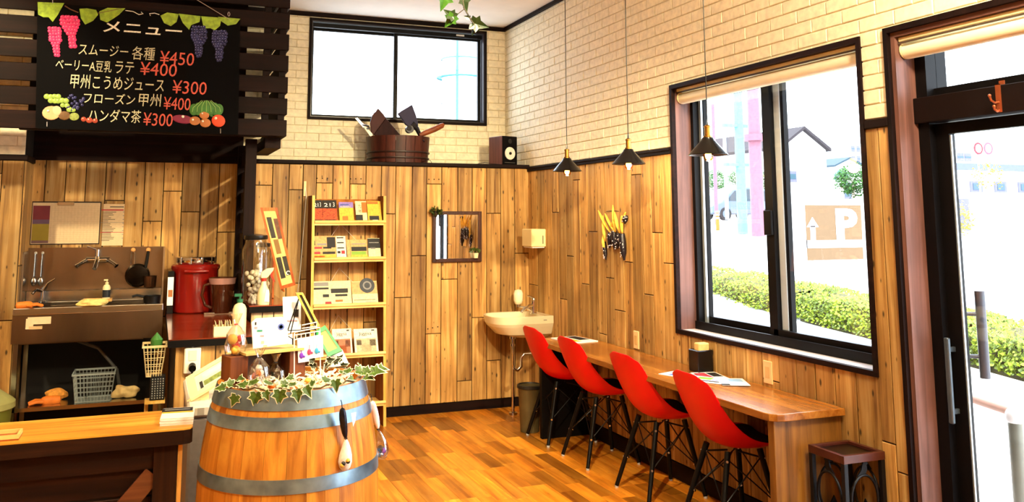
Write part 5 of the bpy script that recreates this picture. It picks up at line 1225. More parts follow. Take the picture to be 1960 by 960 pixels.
MB().box(.118, .135, 3.80, 4.1, 0, LZ-.06).build('side_board', wood('side_light', 'a8702c', 'c88c40', 'd8a050', 'z', .5, 6, .1, .1), t)
c = at(340, 803, 'z', LZ)
t = thing('leaflet_stack', 'stack of pale leaflets with dark heading at the end of the low counter', 'leaflets', (c.x, c.y, LZ))
for k in range(8): MB().obox((c.x+random.uniform(-.002, .002), c.y+random.uniform(-.002, .002), LZ+.002+.0036*k), .125, .2, .003, rotz(R_(-4))).build('leaflet', paper, t)
MB().obox((c.x, c.y+.06, LZ+.0291), .12, .07, .0006, rotz(R_(-4))).build('print', ink_k, t); MB().obox((c.x, c.y+.01, LZ+.0291), .12, .025, .0006, rotz(R_(-4))).build('print', ink_y, t)
MB().obox((c.x, c.y+.06, LZ+.0296), .1, .016, .0005, rotz(R_(-4))).build('print', ink_gy, t)
c = at(8, 838, 'z', LZ)
t = thing('coin_tray', 'small light wooden tray at the left of the low counter', 'tray', (c.x, c.y, LZ))
MB().box(c.x-.1, c.x+.055, c.y-.055, c.y+.055, LZ+.0005, LZ+.006).build('base', wood('tray_red', '8a3c12', 'b05820', 'c06c30', 'x', .5, 6, .1, 0), t)
mb = MB()
for b in ((c.x-.1, c.x+.055, c.y-.055, c.y-.047), (c.x-.1, c.x+.055, c.y+.047, c.y+.055), (c.x-.1, c.x-.092, c.y-.047, c.y+.047), (c.x+.047, c.x+.055, c.y-.047, c.y+.047)): mb.box(*b, LZ+.006, LZ+.02)
mb.build('rim', pine_x, t)
# chest freezer
t = thing('chest_freezer', 'grey chest freezer between the low counter and the barrel', 'freezer', (.45, 4.85, 0))
MB().box(.178, .78, 4.42, 5.15, .03, .70, ch=.012).build('body', M('freezer_grey', '8a8078', .5, var=.1, scale=40), t); MB().box(.172, .786, 4.41, 5.16, .702, .755, ch=.01).build('lid', M('freezer_white', 'ece6d6', .4, var=.03), t)
for x in (.22, .74):
    for y in (4.5, 5.08): MB().cyl((x, y, 0), (x, y, .03), .02, n=12).build('foot', blk, t)
MB().box(.215, .245, 4.406, 4.41, .712, .745).build('name_plate', M('freezer_plate', 'b8b0a0', .4), t)
# ================================================================ wine barrel
BX, BY, BT = .562, 3.845, .95
barw = wood('barrel_oak', '9c5a18', 'c47c28', 'd99838', 'z', .42, 6, .2, .1); galv = M('galvanised_hoop', '86a0b4', .36, .8, var=.5, scale=9)
br_ = lambda z: .300+.068*(1-((z-.475)/.475)**2)
t = thing('wine_barrel', 'oak wine barrel with galvanised hoops standing in the foreground', 'barrel', (BX, BY, 0))
NS = 30; wts = [random.uniform(.8, 1.25) for _ in range(NS)]; tot = sum(wts); a = .1; KZ = 12
for k in range(NS):
    a1 = a+2*math.pi*wts[k]/tot; rows_o = []; rows_i = []
    for j in range(KZ+1):
        z = .001+(BT-.001)*j/KZ; r = br_(z); g = .0016
        rows_o.append([Vector((BX+r*math.cos(a+g+(a1-a-2*g)*i/3), BY+r*math.sin(a+g+(a1-a-2*g)*i/3), z)) for i in range(4)])
        rows_i.append([Vector((BX+(r-.025)*math.cos(a+g+(a1-a-2*g)*i/3), BY+(r-.025)*math.sin(a+g+(a1-a-2*g)*i/3), z)) for i in range(4)])
    mb = MB().grid(rows_o); n = len(mb.v); mb.grid(rows_i)
    for j in range(KZ):
        mb.f += [(j*4, (j+1)*4, n+(j+1)*4, n+j*4), (j*4+3, n+j*4+3, n+(j+1)*4+3, (j+1)*4+3)]; mb.mi += [0, 0]
    for i in range(3):
        mb.f += [(KZ*4+i, KZ*4+i+1, n+KZ*4+i+1, n+KZ*4+i), (i, n+i, n+i+1, i+1)]; mb.mi += [0, 0]
    mb.build('stave', barw, t, smooth=30); a = a1
for z0, z1 in ((.883, .951), (.812, .860), (.588, .640), (.31, .362), (.09, .138), (0, .067)):
    prof = []
    for i in range(5):
        z = z0+(z1-z0)*i/4; prof.append((br_(min(z, .95))+.003, z))
    for i in range(4, -1, -1):
        z = z0+(z1-z0)*i/4; prof.append((br_(min(z, .95))+.0003, z))
    MB().lathe(prof+[prof[0]], (BX, BY, 0), 64).build('hoop', galv, t, smooth=35)
MB().lathe([(0, .90), (.272, .90), (.272, .885), (0, .885)], (BX, BY, 0), 40).build('head', barw, t)
# shredded packing paper on the barrel head
rnd = random.Random(4); mb = MB()
for k in range(520):
    a = rnd.uniform(0, 6.28); r = .262*math.sqrt(rnd.random()); p = Vector((BX+r*math.cos(a), BY+r*math.sin(a), .903+rnd.uniform(0, .04)))
    d = Vector((rnd.uniform(-1, 1), rnd.uniform(-1, 1), rnd.uniform(-.2, .5))).normalized()*rnd.uniform(.02, .05); s = d.orthogonal().normalized()*.004; q = Vector((0, 0, rnd.uniform(.0, .01)))
    mb.add([p-s, p+s, p+d*.5+q+s, p+d+s, p+d-s, p+d*.5+q-s], [(0, 1, 2, 5), (5, 2, 3, 4)])
tag(mb.build('packing_straw', M('pale_straw', 'f0e4c4', .8, var=.2, scale=40)), 'pale shredded packing straw on the barrel head', 'straw', kind='stuff')
def on_barrel(px, py, pad=.006, rr=None):
    "where the ray through a pixel meets the barrel side"
    d = ray(px, py); r = (rr or .325)+pad; ox, oy = CAM.x-BX, CAM.y-BY
    A = d.x**2+d.y**2; B = 2*(ox*d.x+oy*d.y); C = ox*ox+oy*oy-r*r; q = B*B-4*A*C
    tt = (-B-math.sqrt(max(0, q)))/(2*A); return CAM+d*tt

# ---- ivy garland
ivy_g = M('ivy_green', '4a6420', .45, var=.5, scale=70); ivy_e = M('ivy_edge', 'ece6c8', .5, var=.1); stemm = M('ivy_stem', '5a4a2a', .6)
LEAF = [(0, -.0), (-.12, -.16), (-.42, -.12), (-.34, .12), (-.52, .30), (-.26, .42), (-.14, .70), (0, 1.0), (.14, .70), (.26, .42), (.52, .30), (.34, .12), (.42, -.12), (.12, -.16)]
def leaf_mesh(c, tip, nrm, size, par, edge=True, mat=None, name='leaf', bend=.15):
    y = Vector(tip).normalized(); z = Vector(nrm); z = (z-y*z.dot(y)).normalized(); x = y.cross(z); c = Vector(c)
    P3 = lambda u, v, h=0: c+x*(u*size)+y*((v-.0)*size)+z*((abs(u)*.35-bend*v*v+h)*size)
    mb = MB(); n = len(LEAF)
    out = [P3(u, v) for u, v in LEAF]; inn = [P3(u*.86, .10+(v-.10)*.87, .01) for u, v in LEAF]; cen = P3(0, .2, -.03)
    if edge: mb.slot(1).add(out+inn, [(i, (i+1) % n, n+(i+1) % n, n+i) for i in range(n)]); mb.slot(0).add(inn+[cen], [(i, (i+1) % n, n) for i in range(n)])
    else: mb.slot(0).add(out+[cen], [(i, (i+1) % n, n) for i in range(n)])
    return mb.build(name, [mat or ivy_g, ivy_e] if edge else (mat or ivy_g), par)
t = thing('ivy_garland', 'variegated ivy garland draped around the barrel rim', 'ivy', (BX, BY, BT))
rim_pts = []
for k in range(41):
    a = R_(-170)+R_(210)*k/40; rim_pts.append((BX+.288*math.cos(a), BY+.288*math.sin(a), BT+.008+.006*math.sin(k*1.7)))
MB().tube(rim_pts, .0035, 6).build('stem', stemm, t, smooth=60)
toC = lambda p: (CAM-Vector(p)).normalized()
for (px, py, s, ang) in ((452, 757, 25, 25), (490, 752, 30, 5), (507, 750, 20, -30), (536, 748, 32, 4), (568, 747, 27, -10), (585, 742, 24, -40), (642, 728, 26, -8)):
    p = on_barrel(px, py, .012, .305); k = s/1664*3.3; dn = (Vector((0, 0, -1))+RGT*math.sin(R_(ang))*-1).normalized()
    leaf_mesh(p, dn, toC(p)+Vector((0, 0, .4)), k*1.05, t)
for (px, py, s, ang, z) in ((486, 735, 30, 160, .965), (512, 735, 26, 200, .965), (470, 738, 22, 120, .965), (540, 736, 22, 240, .965), (430, 742, 22, 90, .96), (445, 735, 22, 60, .965), (560, 738, 20, 170, .965), (600, 735, 20, 120, .965),
    (620, 728, 22, 220, .965), (655, 715, 22, 200, .97), (668, 712, 22, 150, .975), (682, 709, 26, 240, .98), (696, 712, 26, 280, .98), (712, 712, 30, 290, .985), (700, 722, 22, 320, .965), (690, 700, 20, 200, .985), (676, 725, 20, 30, .965), (722, 706, 24, 270, .99), (560, 722, 18, 60, .95), (455, 725, 20, 300, .96)):
    p = at(px, py, 'z', z); a = R_(ang); d = (RGT*math.sin(a)*-1+Vector((0, 1, 0))*-math.cos(a)*.7+Vector((0, 0, random.uniform(-.2, .25)))).normalized()
    leaf_mesh(p, d, Vector((0, -.5, 1))+toC(p)*.5, s/1664*3.6*1.05, t)
t2 = thing('leaf_spray', 'upright spray of dark narrow leaves behind the earring rack on the barrel', 'sprig', at(617, 715, 'z', .93))
b0 = at(612, 715, 'z', .93); b0.z = .93
for (px, py, s, ang) in ((600, 690, 22, 70), (603, 700, 20, 75), (628, 690, 22, -75), (640, 692, 22, -60), (648, 688, 20, -40), (622, 699, 20, -80), (655, 700, 20, -70)):
    p = at(px, py, 'y', b0.y+.02); d = (UPV*math.cos(R_(ang))-RGT*math.sin(R_(ang))).normalized()
    leaf_mesh(p, d, toC(p), s/1664*3.8*.8, t2, True, M('dark_leaf', '2c3418', .5, var=.3))
    MB().tube([b0, (b0+p)/2+Vector((0, 0, .01)), p], .002, 5).build('stalk', stemm, t2)

# ---- wooden riser with notices and sweets
A = at(452, 737, 'z', .935); B = at(572, 722, 'z', .935); xd = (B-A); L_ = xd.length; Rf = frame(xd); T = Matrix.Translation(A) @ Rf.to_4x4()
Z0 = A.z-.0
brn = wood('riser_wood', '4e2410', '703a1a', '864c26', 'z', .5, 7, .1, .1)
t = thing('wooden_riser', 'small brown wooden display riser on the barrel', 'riser', A)
MB().box(-.028, .05, -.0, .10, -.034, .115, .003, T).build('side_block', brn, t); MB().box(L_-.045, L_+.03, 0, .10, -.034, .125, .003, T).build('side_block', brn, t)
MB().box(.03, L_+.012, -.02, .12, .117, .127, 0, T).build('shelf', pine_x, t)
MB().box(.05, L_-.045, .092, .10, -.034, .117, 0, T).build('back_panel', M('riser_back', '5a4032', .7), t)
# white notice board standing on the riser
s0 = [(484, 668), (553, 658), (549, 612), (540, 606), (490, 609), (481, 617)]
y_ = (T @ Vector((L_/2, .02, 0))).y
t = thing('white_notice', 'white rounded notice board with small coloured seals standing on the riser', 'notice', at(518, 665, 'y', y_))
MB().prism([at(x, y, 'y', y_) for x, y in s0], (0, .008, 0)).build('board', M('bright_board', 'fbfaff', .5, var=.02), t, bevel=.003)
def seal(px, py, r, m, n=18): MB().lathe([(0, 0), (r, 0)], at(px, py, 'y', y_-.0012), n, T=Matrix.Rotation(R_(90), 3, 'X')).build('seal', m, t)
seal(538, 625, .014, ink_b); seal(538, 625, .008, ink_lb)
for (px, py, w_, h_, m) in ((488, 616, .006, .012, ink_k), (487, 625, .012, .008, M('ink_pink', 'e8a0b0', .6)), (492, 631, .022, .008, M('ink_jade', '3f9a80', .6)), (498, 641, .016, .006, M('ink_pink')), (500, 652, .012, .012, M('ink_peach', 'f0cfa8', .6)), (504, 660, .016, .008, M('ink_peach'))):
    p = at(px, py, 'y', y_); MB().box(p.x, p.x+w_, y_-.0016, y_-.0004, p.z-h_, p.z).build('print', m, t)
# cellophane bags
cello = glass('cellophane', (1, 1, 1), .18, .93)
def bag(lab, c, r, h, balls, tie=None, seed=1, hang=False):
    rnd = random.Random(seed); t = thing('cellophane_bag', lab, 'bag', c); c = Vector(c); prof = [(.25, 0), (.85, .02), (1, .25), (.85, .5), (.4, .68), (.16, .74), (.3, .85), (.55, 1.0)]
    n = 18; rows = []
    for (f, z) in prof: rows.append([c+Vector((r*f*math.cos(2*math.pi*i/n)*(1+.12*math.sin(5*i+z*9)), r*.8*f*math.sin(2*math.pi*i/n)*(1+.12*math.cos(4*i+z*7)), z*h)) for i in range(n)])
    mb = MB()
    for a_, b_ in zip(rows[:-1], rows[1:]): mb.add(a_+b_, [(i, (i+1) % n, n+(i+1) % n, n+i) for i in range(n)])
    mb.build('wrapper', cello, t, smooth=20)
    MB().lathe([(.17*r, .725*h), (.19*r, .735*h), (.17*r, .75*h)], c, 12).build('tie', tie or ink_k, t)
    for (m, k, br) in balls:
        for q in range(k):
            a = rnd.uniform(0, 6.28); rr = rnd.uniform(0, .55)*r
            MB().ball(c+Vector((rr*math.cos(a), rr*.8*math.sin(a), br+rnd.uniform(0, .42)*h*.8)), br*rnd.uniform(.8, 1.1), 9, 6, jit=.12).build('sweet', m, t, smooth=60)
    return t
p = T @ Vector((L_*.42, -.0, .0)); dk = M('dark_sweet', '1c1418', .3); wh = M('white_sweet', 'f4efe6', .5); orr = M('orange_sweet', 'e0761e', .4); rd = M('red_sweet', 'c81e2c', .4); pk_ = M('pink_sweet', 'f0a8a8', .5); yl = M('gold_sweet', 'e8b84a', .4)
bag('clear bag of dark and white sweets under the riser shelf', (T @ Vector((L_*.66, .03, -.033))), .045, .14, [(dk, 5, .016), (wh, 4, .014)], seed=2)
bag('clear bag of pale sweets at the front left of the riser', (T @ Vector((L_*.27, -.05, -.0))), .045, .15, [(wh, 4, .016), (pk_, 3, .014), (orr, 3, .012)], seed=3)
bag('clear bag with a red and pink doll sweet standing on the left riser block', (T @ Vector((.012, .05, .116))), .045, .17, [(yl, 2, .02), (rd, 4, .015), (pk_, 4, .014)], tie=rd, seed=5)
bag('bag of white gauze tied at the front of the riser', (T @ Vector((L_*.20, -.075, -.03))), .03, .1, [(wh, 3, .014)], seed=9)
for (px, py, s, mt, lab) in ((470, 733, .022, orr, 'orange'), (560, 733, .018, pk_, 'pink'), (590, 728, .016, yl, 'gold'), (610, 722, .016, wh, 'white'), (520, 738, .016, orr, 'small orange')):
    p = at(px, py, 'z', .95); tag(MB().ball(p, (s, s, s*.7), 12, 8, jit=.06).build('wrapped_sweet', mt, smooth=60), lab+' wrapped sweet lying in the straw on the barrel', 'sweet', 'loose sweets on the barrel')

# ---- white wire earring rack
white_wire = M('white_wire', 'f4f2ec', .4)
yr = at(590, 722, 'z', .93).y-.02
Q = lambda px, py, dy=0: at(px, py, 'y', yr+dy)
t = thing('earring_rack', 'white wire rack with white earring cards on the barrel', 'rack', Q(590, 725))
mb = MB().tube([Q(563, 726), Q(563, 640), Q(565, 635), Q(612, 626), Q(613, 640), Q(613, 720)], .0028, 6); mb.tube([Q(563, 641), Q(613, 633)], .0025, 6).tube([Q(563, 650), Q(613, 641)], .0025, 6)
for k in range(6): mb.tube([Q(568+k*8.5, 640-k*1.3), Q(568+k*8.5, 649-k*1.4)], .0018, 5)
mb.tube([Q(606, 624, .05), Q(578, 628, .05)], .0022, 6).tube([Q(578, 622, .05), Q(606, 616, .05), Q(606, 626, .05)], .0025, 6).tube([Q(565, 726), Q(563, 728, .06)], .0025, 6)
mb.build('wire_frame', white_wire, t)
for k, (x0, y0, x1, y1, lab, mt) in enumerate(((569, 645, 591, 693, 'blue', ink_b), (588, 643, 602, 686, 'red', ink_r), (600, 641, 618, 684, 'sky', ink_lb))):
    tk = thing('earring_card', 'white earring card with %s earrings hanging on the wire rack' % ('violet', 'red dotted', 'sky blue')[k], 'card', Q(x0, y1), 0, 'earring cards on the white rack')
    dy = -.006-.003*k
    MB().prism([Q(x0, y0+2, dy), Q(x1, y0, dy), Q(x1+1, y1-2, dy), Q(x0+2, y1+1, dy)], (0, .0015, 0)).build('card', M('bright_board'), tk)
    p = Q((x0+x1)/2-3, y1-13, dy-.002); MB().ball(p, (.009, .003, .013), 12, 8).build('earring', (M('violet_bead', '7a3ac0', .3), M('red_bead', 'c0406a', .3), M('sky_bead', '3f9ac8', .3))[k], tk, smooth=60)
    MB().tube([p+Vector((0, 0, .012)), p+Vector((0, 0, .03))], .0012, 5).ball(p+Vector((.012, 0, -.004)), .005, 8, 6).build('earring_drop', (M('violet_bead'), M('red_bead'), M('sky_bead'))[k], tk)
# ---- black wire easel with wooden framed picture, green framed board
def quad_frame(name, lab, cat, C, th, bw, fm, inner, prints=(), extra=None):
    "framed panel given by its four corners (bl, br, tr, tl)"
    bl_, br2, tr2, tl2 = [Vector(c) for c in C]; n = (br2-bl_).cross(tl2-bl_).normalized()
    if n.dot(toC(bl_)) > 0: n = -n
    S = lambda u, v: bl_*(1-u)*(1-v)+br2*u*(1-v)+tr2*u*v+tl2*(1-u)*v
    t = thing(name, lab, cat, S(.5, 0)); off = n*th
    bu, bv = bw if isinstance(bw, tuple) else (bw, bw)
    for (a, b, c, d) in ((0, bu, 0, 1), (1-bu, 1, 0, 1), (bu, 1-bu, 0, bv), (bu, 1-bu, 1-bv, 1)): MB().prism([S(a, c), S(b, c), S(b, d), S(a, d)], off).build('frame_bar', fm, t)
    MB().prism([S(bu, bv)+off*.3, S(1-bu, bv)+off*.3, S(1-bu, 1-bv)+off*.3, S(bu, 1-bv)+off*.3], off*.5).build('picture', inner, t)
    for (a, b, c, d, m) in prints: MB().prism([S(a, c)+off*.26, S(b, c)+off*.26, S(b, d)+off*.26, S(a, d)+off*.26], off*.03).build('print', m, t)
    return t, S, off
orange_frame = wood('orange_frame', '8a3410', 'b85a20', 'd07834', 'z', .35, 7, .1, 0)
yq = 6.72
C = [at(537, 554, 'y', yq), at(566, 545, 'y', yq-.01), at(531, 397, 'y', yq+.03), at(498, 397, 'y', yq+.04)]
photo_dk = M('photo_dark', '2a2620', .4, var=.6, scale=50); cream_mat = M('cream_mount', 'f0c878', .6, var=.05)
t, S, off = quad_frame('tilted_poster', 'tall narrow wooden framed poster tilted on an easel beside the glass jars', 'picture', C, .02, (.14, .04), orange_frame, cream_mat, [(.22, .5, .62, .88, photo_dk), (.6, .84, .6, .86, M('photo_brown', '6a3a22', .4, var=.4, scale=40)), (.3, .6, .42, .6, M('photo_tan', '8a6428', .5)), (.2, .5, .12, .38, photo_dk), (.58, .84, .14, .38, photo_dk), (.22, .4, .2, .28, ink_g)])
p = S(.72, .17)+off*.22; MB().lathe([(.010, 0), (.016, 0)], p, 18, T=Matrix.Rotation(R_(90), 3, 'X')).build('emblem', paper, t)
MB().tube([S(.15, .45)+off*1.5, (at(522, 562, 'y', 6.64).x, 6.64, BZ+.002)], .008, 6).build('easel_leg', orange_frame, t)
MB().tube([S(.1, .0)+off, S(.2, -.03)+off*2], .008, 6).build('easel_leg', orange_frame, t)
# white paper roll box under it and wooden framed picture on a wire easel (on the barrel)
c = at(560, 610, 'y', 5.2)
ye = at(585, 690, 'z', .95).y+.05
E_ = lambda px, py, dy=0: at(px, py, 'y', ye+dy)
C = [E_(602, 632), E_(612, 622), E_(580, 560), E_(566, 560)]
t, S, off = quad_frame('framed_card', 'narrow wooden framed card seen edge on behind the notice board', 'picture', C, .02, (.3, .06), pine, photo_dk)
mb = MB().tube([E_(548, 640, .0), E_(568, 580, .0), E_(572, 570, .01)], .0026, 6).tube([E_(572, 570, .01), E_(605, 632, .0)], .0026, 6).tube([E_(548, 641), E_(560, 648), E_(606, 634)], .0026, 6).tube([E_(552, 632), E_(604, 630)], .0022, 6).tube([E_(572, 570, .01), E_(556, 638, .06)], .0026, 6)
mb.tube([E_(560, 648), E_(560, 700)], .0026, 6).tube([E_(604, 634), E_(602, 700, .05)], .0026, 6)
tag(mb.build('wire_easel', wire_b), 'black wire easel behind the white notice board on the barrel', 'easel')
t = thing('price_card', 'white price card with a black square print behind the wire easel', 'card', E_(560, 640, .07))
MB().prism([E_(x, y, .07) for x, y in ((543, 640), (576, 632), (576, 566), (541, 568))], (0, .003, 0)).build('card', paper, t)
p = E_(562, 592, .068); MB().box(p.x, p.x+.024, ye+.066, ye+.069, p.z-.035, p.z).build('print', photo_dk, t); p = E_(545, 612, .068); MB().box(p.x, p.x+.06, ye+.066, ye+.069, p.z-.006, p.z).build('print', M('ink_pink'), t)
MB().prism([E_(x, y, .071) for x, y in ((552, 640), (560, 638), (560, 700), (552, 700))], (0, .004, 0)).build('stand_foot', white_wire, t)
C = [E_(628, 682, -.02), E_(655, 670, -.02), E_(622, 622, .06), E_(602, 634, .06)]
green_f = M('green_frame', '1f9a4a', .4, var=.1)
quad_frame('green_board', 'green framed tan board lying back at the right of the barrel top', 'board', C, .012, (.16, .14), green_f, M('tan_board', 'c8a05c', .6, var=.1))
C = [E_(625, 700, .0), E_(668, 690, .0), E_(640, 640, .05), E_(600, 650, .05)]
tag(MB().prism([E_(618, 708, .03), E_(668, 696, .03), E_(655, 668, .05), E_(626, 680, .05)], (0, .01, -.004)).build('white_card', paper), 'blank white card under the green framed board on the barrel', 'card')
# tilted white framed menu on the freezer
yf = 4.5
G = lambda px, py, dy=0: at(px, py, 'y', yf+dy)
C = [G(364, 764), G(462, 706), G(446, 668, .08), G(355, 722, .08)]
cf = M('cream_frame', 'f6e6a8', .5, var=.05)
t, S, off = quad_frame('framed_menu', 'cream framed picture menu leaning on the grey freezer', 'picture', C, .02, (.16, .16), cf, M('menu_bg', 'e8e2c8', .6), [(.3, .95, .55, .75, M('photo_sky', 'a8c8d8', .5)), (.3, .95, .25, .45, M('photo_meadow', '8a9a4a', .5, var=.5, scale=50)), (.22, .28, .2, .5, photo_dk)])
MB().prism([G(358, 768, .02), G(400, 768, .02), G(400, 742, .06), G(362, 764, .06)], (0, .02, 0)).build('support', cf, t)
# hanging sachets on the barrel
foil = M('foil', 'c8c8d4', .15, .85, var=.4, scale=60, bump=.4); dfoil = M('dark_foil', '2c2c38', .2, .7, var=.5, scale=60); gauze = M('gauze', 'f0e8e0', .7, var=.15, scale=80)
for k, (q, lab) in enumerate((([(655, 778), (656, 800), (660, 830), (662, 838), (663, 855), (660, 885), (660, 902)], 'tied gauze sachet with silver top hanging on the front of the barrel'), ([(712, 765), (716, 785), (722, 810), (724, 821), (730, 840), (732, 865), (732, 880)], 'tied clear sachet hanging at the right side of the barrel'))):
    pts = [on_barrel(x, y, .03 if k == 0 else .03, .345) if k == 0 else at(x, y, 'y', BY-.02) for x, y in q]
    rs = [.012, .017, .013, .005, .018, .034, .012] if k == 0 else [.010, .018, .014, .005, .022, .036, .012]
    t = thing('hanging_sachet', lab, 'sachet', pts[-1])
    MB().tube(pts[:4], rs[:4], 12).build('top', (dfoil, M('pink_paper', 'f0d8d8', .5, var=.1))[k], t, smooth=60, sub=1)
    MB().tube(pts[3:], rs[3:], 14).build('pouch', (gauze, glass('cellophane'))[k], t, smooth=60, sub=1)
    MB().tube([pts[3]+Vector((.006*math.cos(i), .006*math.sin(i), 0)) for i in [j*.7 for j in range(9)]], .002, 5, closed=True).build('tie', ink_k, t)
    for j in range(6 if k else 4):
        c = pts[5]+Vector((random.uniform(-.016, .016), -.012 if k == 0 else random.uniform(-.01, .01), random.uniform(-.022, .02)))
        if k == 0: c += toC(c)*.03
        MB().ball(c, .009 if k == 0 else .012, 10, 7).build('filling', (yl if j % 2 else dk) if k == 0 else (dk, M('violet_bead'), foil)[j % 3], t, smooth=60)
    MB().tube([pts[0]+Vector((0, 0, -.005)), pts[0]+Vector((.0, .01, .012)), pts[0]+Vector((-.0, .03, .02))], .002, 5).build('hook', wire_b, t)
tag(MB().prism([on_barrel(x, y, .02, .35) for x, y in ((672, 790), (682, 788), (680, 806), (676, 816))], toC((BX, BY, .8))*.002).build('price_tag', paper), 'small white pointed price tag on the barrel side', 'tag')

# ---- hanging ivy in front of the back window
t = thing('hanging_ivy', 'sprig of green ivy hanging from the ceiling in front of the window', 'ivy', (1.5, 3.4, CEIL))
yh = 3.4; I_ = lambda px, py, dy=0: at(px, py, 'y', yh+dy)
g_lf = M('ivy_plain', '2c5210', .4, var=.4, scale=50); g_dk = M('ivy_dark', '16260a', .4, var=.4, scale=50)
top = I_(886, -30); top.z = CEIL-.002
MB().tube([top, I_(884, -60), I_(886, 0), I_(888, 15), I_(898, 32), I_(908, 48), I_(914, 58)], .0032, 6).tube([I_(888, 18), I_(880, 24), I_(870, 32)], .002, 5).tube([I_(886, -40), I_(864, -20), I_(852, -6)], .002, 5).build('stem', M('ivy_stem_dark', '2a2210', .6), t, smooth=60)
for (px, py, s, ang, m, face) in ((853, -10, 27, 15, g_lf, .3), (868, 32, 22, 40, g_lf, -.2), (868, 33, 20, 130, g_dk, .5), (886, -4, 22, -20, g_dk, .4), (905, 44, 26, -75, g_dk, .3), (910, 50, 16, 20, g_dk, .1), (898, 34, 9, 110, g_dk, .1), (880, -30, 26, 60, g_lf, .2), (895, -40, 26, -60, g_lf, .2)):
    p = I_(px, py); d = (-UPV*math.cos(R_(ang))-RGT*math.sin(R_(ang))).normalized(); leaf_mesh(p, d, toC(p)+RGT*face, s/1664*3.85*1.2, t, False, m)
for k in range(7):
    p = Vector((top.x+random.uniform(-.06, .06), yh+random.uniform(-.05, .05), 2.65+k*.11)); leaf_mesh(p, Vector((random.uniform(-1, 1), random.uniform(-.5, .5), -.6)), toC(p), .07, t, False, g_lf)
# ================================================================ outdoors
pave = M('pale_paving', 'd8d2c8', .85, var=.06, scale=3); conc = M('pale_concrete', 'dcdad4', .85, var=.05, scale=2); asph = M('sunlit_asphalt', 'c4c2c0', .9, var=.04, scale=1)
GZ = -.06
struct(MB().box(XR+.24, 60, -14, 60, GZ-.2, GZ).build('ground_terrace', pave))
# road and car park rising away from the shop
mb = MB(); prof = [(11.0, GZ+.004), (16, .05), (30, .95), (46, 1.40), (260, 2.6)]
uv = Vector((.62, .785, 0)); sd = Vector((.785, -.62, 0)); rows = []
for (d, z) in prof: rows.append([Vector((uv.x*d+sd.x*q, uv.y*d+sd.y*q, z)) for q in (-200, -60, 0, 60, 200)])
struct(mb.grid(rows).build('ground_road', asph, smooth=60, local=False))
struct(MB().box(-40, 3.35, 8.0, 60, GZ-.2, GZ).build('ground_yard', asph))
# clay paving blocks just outside the door, as far as they can be told apart
pv = struct(MB().box(4.2, 7.3, 3.2, 5.6, GZ, GZ+.004).build('pavement', M('paving_joint', 'b8a8a0', .9)))
r = 0; y = 3.2; blk_m = M('paving_block', 'dccfc8', .85, var=.1, scale=10); cnt = 0
while y < 5.55:
    x = 4.2-(.1 if r % 2 else 0)
    while x < 7.25:
        if in_frame(((x+.1), y+.05, GZ), 20) and cnt < 290 and x >= 4.2:
            vs, fs = piece(x, x+.2, y, y+.1, lambda u, v, d: (u, v, GZ+.004+d), .006, .002, .002, '', None, None); MB().add(vs, fs).build('paving_block', blk_m, pv); cnt += 1
        x += .2
    y += .1; r += 1
# hedge: three planted lengths along a kerb
hl = M('hedge_leaf', '8c9e1c', .55, var=.5, scale=4); hl2 = M('hedge_leaf_dark', '5c6e1a', .6, var=.4, scale=4); core = M('hedge_core', '4a4420', .9, var=.3); kerbm = M('kerb_stone', 'd4d0ca', .9)
def hedge(lab, p0, p1, wd, h, n, seed):
    rnd = random.Random(seed); p0 = Vector(p0); p1 = Vector(p1); d = (p1-p0); ln = d.length; d.normalize(); s = Vector((d.y, -d.x, 0))
    if s.x < 0: s = -s
    t = thing('hedge', lab, 'hedge', (p0+p1)/2); Rm = Matrix((d, s, Vector((0, 0, 1)))).transposed()
    def bump(u, v): return .06*math.sin(u*2.3+seed)+.04*math.sin(u*5.1+v*3)+.03*math.sin(v*7+u)
    rows = []
    for i in range(int(ln*3)+1):
        u = min(ln, i/3); rows.append([p0+d*u+s*v+Vector((0, 0, z)) for v, z in ((.12, 0), (.1, h*.6), (.2, h*.82), (wd*.5, h*.9), (wd-.2, h*.82), (wd-.1, h*.6), (wd-.12, 0))])
    MB().grid(rows).build('branches', core, t)
    for mt, cnt, nm in ((hl, n, 'foliage'), (hl2, n//2, 'foliage')):
        mb = MB()
        for k in range(cnt):
            u = rnd.uniform(0, ln); w_ = rnd.random()
            if w_ < .42: v = rnd.uniform(-.02, .14); z = rnd.uniform(.12, h*.85)
            elif w_ < .9: v = rnd.uniform(.05, wd-.05); z = h*(.86+.1*rnd.random())+bump(u, v)*.7-abs(v/wd-.5)**3*.8*h
            else: v = wd-rnd.uniform(-.02, .14); z = rnd.uniform(.1, h*.85)
            p = p0+d*u+s*v+Vector((0, 0, z)); a = Vector((rnd.uniform(-1, 1), rnd.uniform(-1, 1), rnd.uniform(-.2, 1))).normalized(); b = a.orthogonal().normalized(); q = rnd.uniform(.035, .06)
            mb.add([p, p+a*q*.5+b*q*.4, p+a*q, p+a*q*.5-b*q*.4], [(0, 1, 2, 3)])
        f = mb.build(nm, mt, t); f['kind'] = 'stuff'
    return t
H0, H1, H2, H3 = Vector((10.6, 16.6, GZ)), Vector((8.87, 9.4, GZ)), Vector((8.05, 6.7, GZ)), Vector((7.35, 4.4, GZ))
hedge('clipped yellow green hedge seen through the left pane of the big window', H0, Vector((9.32, 11.3, GZ)), 1.1, .62, 5200, 1)
hedge('clipped yellow green hedge seen through the right pane of the big window', Vector((9.31, 11.25, GZ)), H2+Vector((.25, .75, 0)), 1.0, .60, 6500, 2)
hedge('clipped yellow green hedge seen through the entrance door', H2+Vector((.22, .66, 0)), H3, 1.0, .56, 6500, 3)
